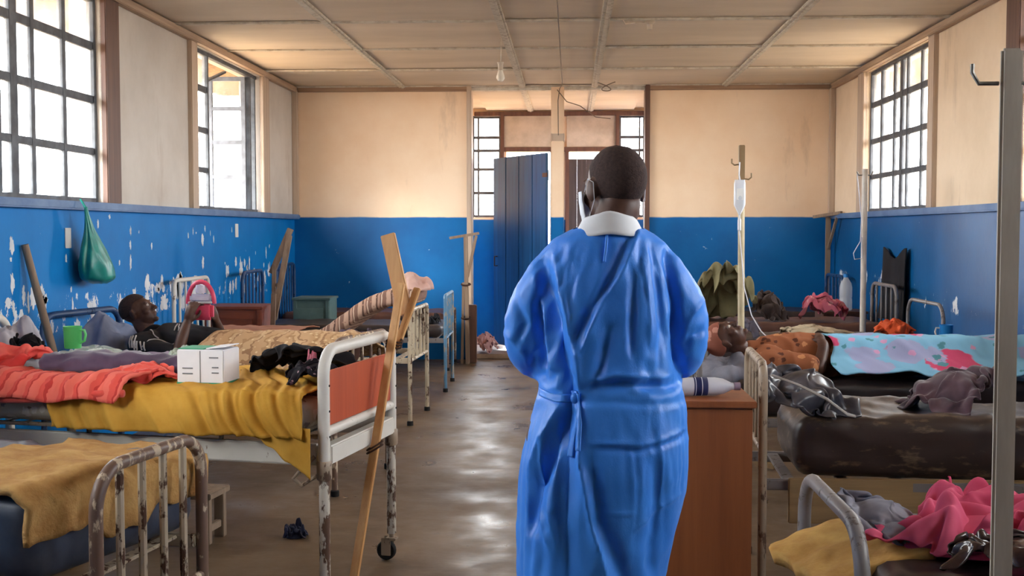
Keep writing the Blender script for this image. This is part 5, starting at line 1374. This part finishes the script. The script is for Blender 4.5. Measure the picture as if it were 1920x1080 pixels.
# second, white drip stand
iw = empty('drip_stand', (2.37, 9.42, 0)); tag(iw, 'white painted drip stand with a loop of thin tube', 'drip stand')
M_['white_pole'] = mk('white_pole_paint', S(218, 210, 200), S(196, 186, 174), 6, rough=0.55)
MB().tube([(0.0, 0, 0.04), (0, 0, 2.0)], 0.024, 12).build('pole', M_['white_pole'], iw, smooth=True)
for a in range(3): MB().bar((0, 0, 0.06), (0.22 * math.cos(R(30 + 120 * a)), 0.22 * math.sin(R(30 + 120 * a)), 0.02), 0.035, 0.03, bev=0.004).build('foot', M_['white_pole'], iw)
for s in (-1, 1): MB().tube([(s * 0.02, 0, 1.95), (s * 0.05, 0, 1.95), (s * 0.065, 0, 1.98)], 0.005, 8).build('hook', M_['steel'], iw, smooth=True)
MB().tube([(-0.065, -0.01, 1.96), (-0.03, -0.03, 1.6), (-0.035, -0.03, 1.42), (-0.09, -0.03, 1.32), (-0.08, -0.03, 1.27), (-0.02, -0.03, 1.28), (-0.025, -0.03, 1.45)], 0.004, 6).build('tube', M_['bottle_white'], iw, smooth=True)

# fifth and sixth beds, olive cover, pink cloths
bed('dark bed heaped with olive cover and pink cloths', (0.95, 10.4, 0), RZ, 1.85, 0.8, dict(z=0.85, r=0.08, bars=4), dict(z=1.02, r=0.10, bars=4), M_['grey_iron'], 0.5)
o = mattress('mattress', M_['brown_vinyl'], (1.87, 10.4, 0.525), (1.74, 0.74, 0.18), 42, RZ); tag(o, 'brown mattress under the olive cover', 'mattress')
M_['olive'] = mk('olive_khaki_cover', S(142, 134, 96), S(110, 102, 72), 4, rough=0.9)
o = cloth_pile('blanket', M_['olive'], (1.30, 10.32, 0.69), (0.34, 0.34, 0.56), 111, 0.3, which=3); tag(o, 'olive khaki cover draped over a tall hump of bedding', 'blanket')
M_['dark_brown_cloth'] = mk('dark_brown_cloth', S(74, 60, 56), S(50, 40, 40), 4, rough=0.9)
o = cloth_pile('blanket', M_['dark_brown_cloth'], (1.82, 10.45, 0.70), (0.18, 0.32, 0.26), 113, 0.1, which=3); tag(o, 'dark brown blanket between the olive cover and pink cloths', 'blanket')
M_['dusty_pink'] = mk_floral('dusty_pink_cloth', S(196, 104, 122), [(S(146, 84, 92), 8, 0.25), (S(214, 150, 150), 11, 0.2)])
o = cloth_pile('cloth', M_['dusty_pink'], (2.26, 10.3, 0.70), (0.24, 0.28, 0.26), 115, 0.2, which=1); tag(o, 'dusty pink cloths piled on the bed of the olive cover', 'cloth')
bed('last dark bed beside the end wall behind olive cover', (1.10, 12.55, 0), RZ, 1.75, 0.8, dict(z=0.85, r=0.08, bars=4, mat=M_['blue_iron']), dict(z=1.02, r=0.10, bars=4, mat=M_['blue_iron']), M_['blue_iron'], 0.48)
o = mattress('mattress', M_['vinyl_black'], (1.97, 12.55, 0.505), (1.66, 0.74, 0.15), 44, RZ); tag(o, 'dark mattress on the last bed beside the end wall', 'mattress')
locker('dark wooden locker holding a clear water bottle', (2.66, 11.45, 0), (0.42, 0.4, 0.72), M_['timber_dark'])
bottle('bottle', 'large clear water bottle standing on dark wooden locker', (2.70, 11.40, 0.722), (0, 0, 0), 0.36, 0.062, M_['bottle_pet'], M_['mug_blue'])
# dark garment hanging on the wall
def garment(u, v):
    y = 10.25 + 0.75 * u; z = 1.30 - 0.62 * v
    return V((XR - 0.035 - 0.022 * ridge(u * 3.2, v * 0.6, 2.2) * (0.3 + v) - 0.02 * v, y + 0.04 * nz(v * 3, u * 2, 1) * v, z + 0.05 * math.cos(u * 3.14 * 2) * (1 - v) - 0.02 * nz(u * 5, 1, 1) * v))
o = MB().grid(garment, 40, 36).build('hanging_garment', M_['black_cloth'], None, smooth='all'); thicken(o, 0.01); tag(o, 'dark garment hanging flat against blue wall', 'clothes')
# T-headed crutch leaning in the far corner
c4 = empty('crutch', (2.86, 12.98, 0)); tag(c4, 'tall T headed wooden crutch standing in the far corner', 'crutch')
bar_part('shaft', c4, (0.03, 0.10, 0.0), (0.045, 0.16, 1.66), 0.055, 0.035, M_['grey_wood'], (0, -1, 0))
bar_part('head_bar', c4, (-0.11, 0.20, 1.66), (0.09, -0.28, 1.70), 0.03, 0.035, M_['grey_wood'], (0, 0, 1))
bar_part('brace', c4, (0.04, 0.12, 1.30), (0.075, -0.15, 1.67), 0.03, 0.028, M_['grey_wood'], (1, 0, 0))

# ------------------------------------------------------------------ health worker in a blue isolation gown, seen from behind
from mathutils.bvhtree import BVHTree
hw = empty('person', (0.108, 3.10, 0)); tag(hw, 'health worker in blue isolation gown standing in the aisle facing away', 'person')
hh = V((0.012, 0.030, 1.612)); HH = Matrix.Rotation(R(30), 3, 'Z') @ Matrix.Rotation(R(-4), 3, 'X')
body = MB(); head_parts(body, hh, HH, 1.0)
body.limb([hh + HH @ V((0, -0.022, -0.045)), V((0.0, 0.0, 1.50)), V((-0.008, 0.01, 1.44))], [0.057, 0.056, 0.055])
body.limb([V((-0.01, 0.02, 1.40)), V((-0.01, 0.03, 1.25)), V((-0.01, 0.02, 1.08)), V((-0.015, 0.02, 0.95))], [0.075, 0.080, 0.080, 0.10])
body.limb([V((-0.125, 0.02, 1.40)), V((0.105, 0.02, 1.40))], [0.040, 0.040])
arms = {}
for s in (-1, 1):
    sh = V((-0.01 + s * 0.135, 0.025, 1.385)); el = V((-0.01 + s * 0.225, 0.03, 1.195)); wr = V((-0.01 + s * 0.095, 0.255, 1.165))
    arms[s] = (sh, el, wr)
    body.limb([sh, (sh + el) / 2, el], [0.034, 0.034, 0.032])
    body.limb([el, (el + wr) / 2, wr], [0.037, 0.034, 0.024])
    hand(body, wr, frame_from(V((-s * 0.55, 0.8, 0.1)), V((s * 0.3, 0.3, 0.9))), 1.0, 0.5, -s)
    hx = -0.05 + s * 0.085
    body.limb([V((hx, 0.02, 0.94)), V((hx + 0.005, 0.03 + s * 0.05, 0.50)), V((hx + 0.005, 0.03 + s * 0.04, 0.10))], [0.095, 0.06, 0.042])
    body.limb([V((hx + 0.005, 0.0 + s * 0.04, 0.06)), V((hx + 0.01, 0.16 + s * 0.04, 0.045))], [0.040, 0.034])
link('body', organic(body, 0.0058, 4), M_['skin'], hw)
hair_cap(hh, HH, M_['hair'], hw, 1.0, 1.012, -0.80)
eyes(hh, HH, hw)
# face mask with ear loops
M_['mask'] = mk('white_mask', S(226, 228, 232), S(208, 210, 216), 5, rough=0.7)
def maskf(u, v):
    a = R(-78 + 156 * u); z = 0.000 - 0.098 * v
    rx = 0.076 - 0.014 * v; ry = 0.088 + 0.022 * math.sin(math.pi * (0.25 + 0.6 * v))
    return hh + HH @ V((rx * math.sin(a), 0.022 + ry * math.cos(a) ** 0.8, z + 0.004 * math.sin(v * 20)))
m_ = MB().grid(maskf, 30, 16).build('face_mask', M_['mask'], hw, smooth='all'); thicken(m_, 0.003)
for s in (-1, 1):
    MB().tube([hh + HH @ V((s * 0.076, 0.035, -0.004)), hh + HH @ V((s * 0.082, 0.005, 0.028)), hh + HH @ V((s * 0.083, -0.024, 0.016)), hh + HH @ V((s * 0.080, -0.022, -0.030)), hh + HH @ V((s * 0.066, 0.035, -0.080))], 0.0013, 6).build('ear_loop', M_['mask'], m_, smooth=True)
# trousers and boots below the hem
M_['navy_cloth'] = mk('dark_trouser_cloth', S(44, 48, 66), S(34, 36, 52), 6, rough=0.85)
M_['boot'] = mk('black_boot_rubber', S(30, 30, 32), rough=0.4)
for s in (-1, 1):
    hx = -0.045 + s * 0.085
    MB().limb([V((hx, 0.02, 0.80)), V((hx, 0.03 + s * 0.05, 0.50)), V((hx, 0.03 + s * 0.04, 0.17))], [0.105, 0.078, 0.066], 20).build('trouser_leg', M_['navy_cloth'], hw, smooth='all')
    bt = MB()
    bt.limb([V((hx, 0.03 + s * 0.04, 0.26)), V((hx, 0.03 + s * 0.04, 0.12)), V((hx, 0.02 + s * 0.04, 0.07))], [0.062, 0.056, 0.058], 20)
    bt.limb([V((hx, 0.0 + s * 0.04, 0.055)), V((hx + 0.005, 0.10 + s * 0.04, 0.052)), V((hx + 0.01, 0.19 + s * 0.04, 0.046))], [0.052, 0.050, 0.044], 20)
    bmesh_ = organic(bt, 0.008, 4)
    for v in bmesh_.vertices: v.co.z = max(v.co.z, 0.004)
    link('boot', bmesh_, M_['boot'], hw)

# the gown: one skin around trunk, skirt and sleeves, then the folds
prof = [  # z, left, right, depth back, depth front
    (1.520, -0.070, 0.060, 0.070, 0.07), (1.500, -0.115, 0.100, 0.085, 0.09), (1.475, -0.160, 0.142, 0.105, 0.11), (1.445, -0.185, 0.166, 0.122, 0.13),
    (1.40, -0.198, 0.180, 0.135, 0.15), (1.30, -0.200, 0.182, 0.145, 0.16), (1.20, -0.198, 0.182, 0.145, 0.165), (1.10, -0.196, 0.190, 0.140, 0.165),
    (1.05, -0.197, 0.200, 0.142, 0.165), (1.00, -0.216, 0.209, 0.155, 0.17), (0.942, -0.238, 0.216, 0.170, 0.18), (0.855, -0.253, 0.214, 0.180, 0.19),
    (0.783, -0.256, 0.186, 0.182, 0.20), (0.682, -0.257, 0.155, 0.182, 0.21), (0.566, -0.256, 0.125, 0.182, 0.22), (0.42, -0.252, 0.112, 0.185, 0.225), (0.30, -0.250, 0.112, 0.190, 0.23)]
rings = []
for z, l, r, db, df in prof:
    cx = (l + r) / 2; hw_ = (r - l) / 2; ring = []
    for k in range(56):
        a = 2 * math.pi * k / 56
        c_, s_ = math.cos(a), math.sin(a)
        dep = df if s_ > 0 else db
        ring.append(V((cx + hw_ * math.copysign(abs(c_) ** 0.82, c_), 0.02 + dep * math.copysign(abs(s_) ** 0.9, s_), z)))
    rings.append(ring)
gm = MB(); gm.rings(rings)
for s in (-1, 1):
    sh, el, wr = arms[s]
    k = 1.0 if s < 0 else 0.95
    gm.limb([V((-0.01 + s * 0.135, 0.01, 1.420)), V((-0.01 + s * 0.180, 0.01, 1.360)), V(((-0.232 if s < 0 else 0.208), 0.015, 1.285)), V(((-0.236 if s < 0 else 0.213), 0.03, 1.195)), V(((-0.205 if s < 0 else 0.190), 0.10, 1.155)), (el + wr) / 2 + V((0, 0.02, -0.012)), wr + V((0, -0.01, 0))],
            [0.058, 0.062, 0.063, 0.062, 0.064, 0.062, 0.040], 22)
core = organic(gm, 0.022, 8)
coarse = organic(gm, 0.0135, 6)
# hem and neckline open, then the cloth is let fall: it is cut a little larger than the body it hangs on
bmg_ = bmesh.new(); bmg_.from_mesh(coarse)
kill = [f for f in bmg_.faces if f.calc_center_median().z < 0.30 or (f.calc_center_median().z > 1.505 and f.normal.z > 0.75)]
bmesh.ops.delete(bmg_, geom=kill, context='FACES')
bmg_.to_mesh(coarse); bmg_.free()
push(core, lambda c: -0.022)
core_o = bpy.data.objects.new('core', core); COL.objects.link(core_o)
go = bpy.data.objects.new('gown_sim', coarse); COL.objects.link(go)
go.shape_key_add(name='worn'); kb = go.shape_key_add(name='cut')
for v, p in zip(coarse.vertices, kb.data):
    x, y, z = v.co
    k_ = 1.0 + 0.10 * sstep(1.50, 1.40, z)
    p.co = V(((x + 0.01) * k_ - 0.01, (y - 0.02) * k_ + 0.02, 1.5 + (z - 1.5) * (1.0 + 0.035 * sstep(1.5, 1.35, z))))
kb.value = 0.0
vg = go.vertex_groups.new(name='pin')
for v in coarse.vertices:
    z = v.co.z
    w = max(sstep(1.455, 1.49, z), 0.9 * (1 if abs(z - 1.058) < 0.012 and abs(v.co.x) < 0.21 else 0))
    if w > 0: vg.add([v.index], w, 'REPLACE')
g0 = run_cloth(go, [core_o], 26, quality=5, self_col=False, mass=0.1, stiff=18, bend=0.6, dist=0.006, rest='cut', pin='pin')
to = bpy.data.objects.new('t', g0); COL.objects.link(to)
sb = to.modifiers.new('s', 'SUBSURF'); sb.levels = 1
g = bpy.data.meshes.new_from_object(to.evaluated_get(bpy.context.evaluated_depsgraph_get()))
bpy.data.objects.remove(to)
# folds: (points across the back in metres, depth, width); negative depth = valley
FOLDS = [
    ([(-0.186, 1.370), (-0.190, 1.300), (-0.186, 1.201), (-0.180, 1.110)], -0.026, 0.013),
    ([(-0.183, 1.410), (-0.144, 1.259), (-0.123, 1.129), (-0.097, 1.064)], -0.032, 0.017),
    ([(-0.150, 1.440), (-0.118, 1.300), (-0.092, 1.180), (-0.085, 1.070)], 0.016, 0.016),
    ([(-0.205, 1.380), (-0.172, 1.259), (-0.158, 1.130)], 0.016, 0.014),
    ([(0.079, 1.500), (0.036, 1.403), (-0.022, 1.317), (-0.075, 1.190)], 0.017, 0.013),
    ([(0.052, 1.490), (0.005, 1.380), (-0.050, 1.290), (-0.098, 1.200)], -0.017, 0.016),
    ([(0.060, 1.400), (0.050, 1.280), (0.052, 1.180)], -0.010, 0.010),
    ([(0.085, 1.430), (0.092, 1.300), (0.100, 1.200)], 0.010, 0.012),
    ([(0.110, 1.470), (0.122, 1.330), (0.130, 1.200), (0.128, 1.130)], -0.010, 0.010),
    ([(0.150, 1.440), (0.171, 1.317), (0.173, 1.201), (0.190, 1.115)], -0.030, 0.012),
    ([(-0.005, 1.250), (-0.030, 1.150), (-0.060, 1.080)], -0.012, 0.013),
    ([(-0.060, 1.112), (0.007, 1.127), (0.152, 1.116)], 0.013, 0.011),
    ([(-0.075, 1.090), (0.020, 1.100), (0.165, 1.090)], -0.013, 0.011),
    ([(-0.196, 1.060), (-0.150, 1.062), (-0.100, 1.062), (0.0, 1.055), (0.10, 1.050), (0.20, 1.045)], -0.008, 0.012),
    ([(-0.104, 1.045), (-0.152, 0.927), (-0.190, 0.826), (-0.205, 0.711)], -0.036, 0.017),
    ([(-0.130, 1.045), (-0.180, 0.950), (-0.215, 0.860)], 0.017, 0.015),
    ([(-0.096, 1.045), (-0.115, 0.900), (-0.120, 0.740), (-0.105, 0.560)], -0.026, 0.022),
    ([(-0.090, 1.045), (-0.085, 0.884), (-0.051, 0.740), (-0.005, 0.560), (0.02, 0.42)], 0.019, 0.014),
    ([(-0.055, 0.880), (-0.025, 0.740), (0.030, 0.600), (0.060, 0.480)], -0.020, 0.022),
    ([(0.209, 0.966), (0.079, 0.944), (-0.051, 0.950)], 0.008, 0.008),
    ([(0.205, 0.952), (0.079, 0.930), (-0.051, 0.936)], -0.008, 0.009),
    ([(0.050, 0.935), (0.056, 0.768)], 0.006, 0.006),
    ([(-0.048, 0.770), (0.056, 0.766)], 0.006, 0.006),
    ([(-0.048, 0.930), (-0.046, 0.775)], -0.006, 0.006),
    ([(0.110, 0.900), (0.118, 0.760), (0.105, 0.600)], -0.014, 0.018),
    ([(0.060, 0.720), (0.120, 0.770), (0.185, 0.800)], 0.008, 0.008),
    ([(-0.200, 0.800), (-0.165, 0.680)], 0.009, 0.009), ([(-0.165, 0.790), (-0.140, 0.660)], 0.009, 0.009),
    ([(-0.265, 1.330), (-0.225, 1.250), (-0.260, 1.190)], -0.010, 0.012), ([(0.262, 1.330), (0.215, 1.280), (0.200, 1.240)], 0.008, 0.009),
    ([(0.255, 1.240), (0.215, 1.225), (0.195, 1.190)], -0.010, 0.011), ([(-0.280, 1.220), (-0.235, 1.170), (-0.225, 1.130)], 0.008, 0.010)]
def seg_d(px, pz, a, b):
    dx, dz = b[0] - a[0], b[1] - a[1]
    l2 = dx * dx + dz * dz
    t = max(0.0, min(1.0, ((px - a[0]) * dx + (pz - a[1]) * dz) / l2))
    return math.hypot(px - a[0] - t * dx, pz - a[1] - t * dz), t
boxes = [(min(p[0] for p in F) - 3 * w, max(p[0] for p in F) + 3 * w, min(p[1] for p in F) - 3 * w, max(p[1] for p in F) + 3 * w) for F, d, w in FOLDS]
new = []
for v in g.vertices:
    co, n = v.co, v.normal
    x, y, z = co
    disp = 0.0
    back = sstep(0.25, -0.25, n.y)
    if back > 0:
        wx = x + 0.008 * nz(x * 7, z * 7, 3.3); wz = z + 0.008 * nz(x * 7 + 9, z * 7, 1.1)
        for (F, d, w), (x0, x1, z0, z1) in zip(FOLDS, boxes):
            if not (x0 < wx < x1 and z0 < wz < z1): continue
            best, endf = 9.0, 1.0
            for i in range(len(F) - 1):
                dd, t = seg_d(wx, wz, F[i], F[i + 1])
                if dd < best:
                    best = dd
                    g_ = (i + t) / (len(F) - 1)
                    endf = 0.35 + 0.65 * math.sin(math.pi * min(max(g_, 0.0), 1.0)) ** 0.5 if True else 1
            q = best / w
            prof_ = math.exp(-q * q) if d < 0 else max(0.0, math.exp(-abs(q) * 1.5))
            disp += 0.95 * d * prof_ * endf * back
    front = 1 - back
    disp += 0.006 * front * ridge(x * 7 + y * 6, z * 1.6, 2.0)
    disp += 0.0022 * ridge(x * 20 + 5, z * 14, y * 16)
    new.append(co + n * disp)
g.vertices.foreach_set('co', [q for c in new for q in c]); g.update()
bmg_ = bmesh.new(); bmg_.from_mesh(g)
tree = BVHTree.FromBMesh(bmg_)
bmg_.free()
g.shade_smooth()
def mk_gown():
    m, nt, p = base_mat('blue_nonwoven_gown')
    co = coord(nt)
    f = ramp(nt, noise_node(nt, co, 4, 4, 0.55), 0.35, 0.7)
    nt.links.new(mixc(nt, f, S(60, 142, 242), S(46, 124, 228)), p.inputs['Base Color'])
    p.inputs['Roughness'].default_value = 0.46; p.inputs['Specular IOR Level'].default_value = 0.45
    p.inputs['Sheen Weight'].default_value = 0.25; p.inputs['Sheen Tint'].default_value = S(150, 190, 240)
    h = math2(nt, 'ADD', noise_node(nt, co, 26, 5, 0.6, (1, 1, 0.6)), math2(nt, 'MULTIPLY', noise_node(nt, co, 220, 2), 0.12))
    bump(nt, p, h, 0.35, 0.006)
    return m
M_['gown'] = mk_gown()
gown = link('isolation_gown', g, M_['gown'], hw)
def on_gown(x, z, off=0.004):
    h = tree.ray_cast(V((x, -1.5, z)), V((0, 1, 0)))
    return V((x, h[0].y - off if h[0] is not None else -0.14, z))
def ribbon(pts, w, name, off=0.004, vertical=False, n=24):
    """flat tie lying on the gown through the given back points"""
    P = []
    for i in range(n + 1):
        u = i / n * (len(pts) - 1); k = min(int(u), len(pts) - 2); t = u - k
        P.append((pts[k][0] * (1 - t) + pts[k + 1][0] * t, pts[k][1] * (1 - t) + pts[k + 1][1] * t))
    def fn(u, v):
        i = min(int(round(u * n)), n); x, z = P[i]
        d = (v - 0.5) * w
        q = on_gown(x + (d if vertical else 0), z + (0 if vertical else d), off)
        return q + V((0, -0.002 * math.sin(v * 3.14), 0))
    r = MB().grid(fn, n, 4).build(name, M_['gown'], gown, smooth='all'); thicken(r, 0.003)
    return r
ribbon([(-0.192, 1.066), (-0.150, 1.060), (-0.098, 1.060)], 0.020, 'waist_tie')
ribbon([(-0.098, 1.080), (-0.094, 1.02), (-0.104, 0.945), (-0.108, 0.910)], 0.015, 'hanging_tie', 0.007, True)
ribbon([(-0.092, 1.075), (-0.084, 1.00), (-0.088, 0.930)], 0.013, 'hanging_tie', 0.007, True)
k = on_gown(-0.094, 1.060); MB().ell(k + V((0, -0.006, 0)), (0.014, 0.010, 0.016), None, 14, 10).build('tie_knot', M_['gown'], gown, smooth='all')
ribbon([(-0.012, 1.505), (-0.015, 1.46), (-0.02, 1.42)], 0.006, 'neck_tie', 0.004, True)
# white collar of the coat worn underneath
rings = []
for i in range(9):
    t = i / 8
    ring = []
    for kk in range(48):
        a = 2 * math.pi * kk / 48
        rx = 0.103 - 0.030 * t ** 0.8; ry = 0.092 - 0.020 * t
        bk = 0.5 - 0.5 * math.sin(a)
        ring.append(V((-0.004 + rx * math.cos(a), 0.008 + ry * math.sin(a) * (1.0 if math.sin(a) < 0 else 0.95), 1.492 + 0.060 * t * (0.45 + 0.55 * bk) - 0.012 * abs(math.cos(a)) + 0.003 * nz(math.cos(a) * 3, math.sin(a) * 3, t * 2))))
    rings.append(ring)
MB_c = MB(); MB_c.rings(rings, cap=False)
cl = MB_c.build('white_collar', M_['mask'], hw, smooth='all'); thicken(cl, 0.006)
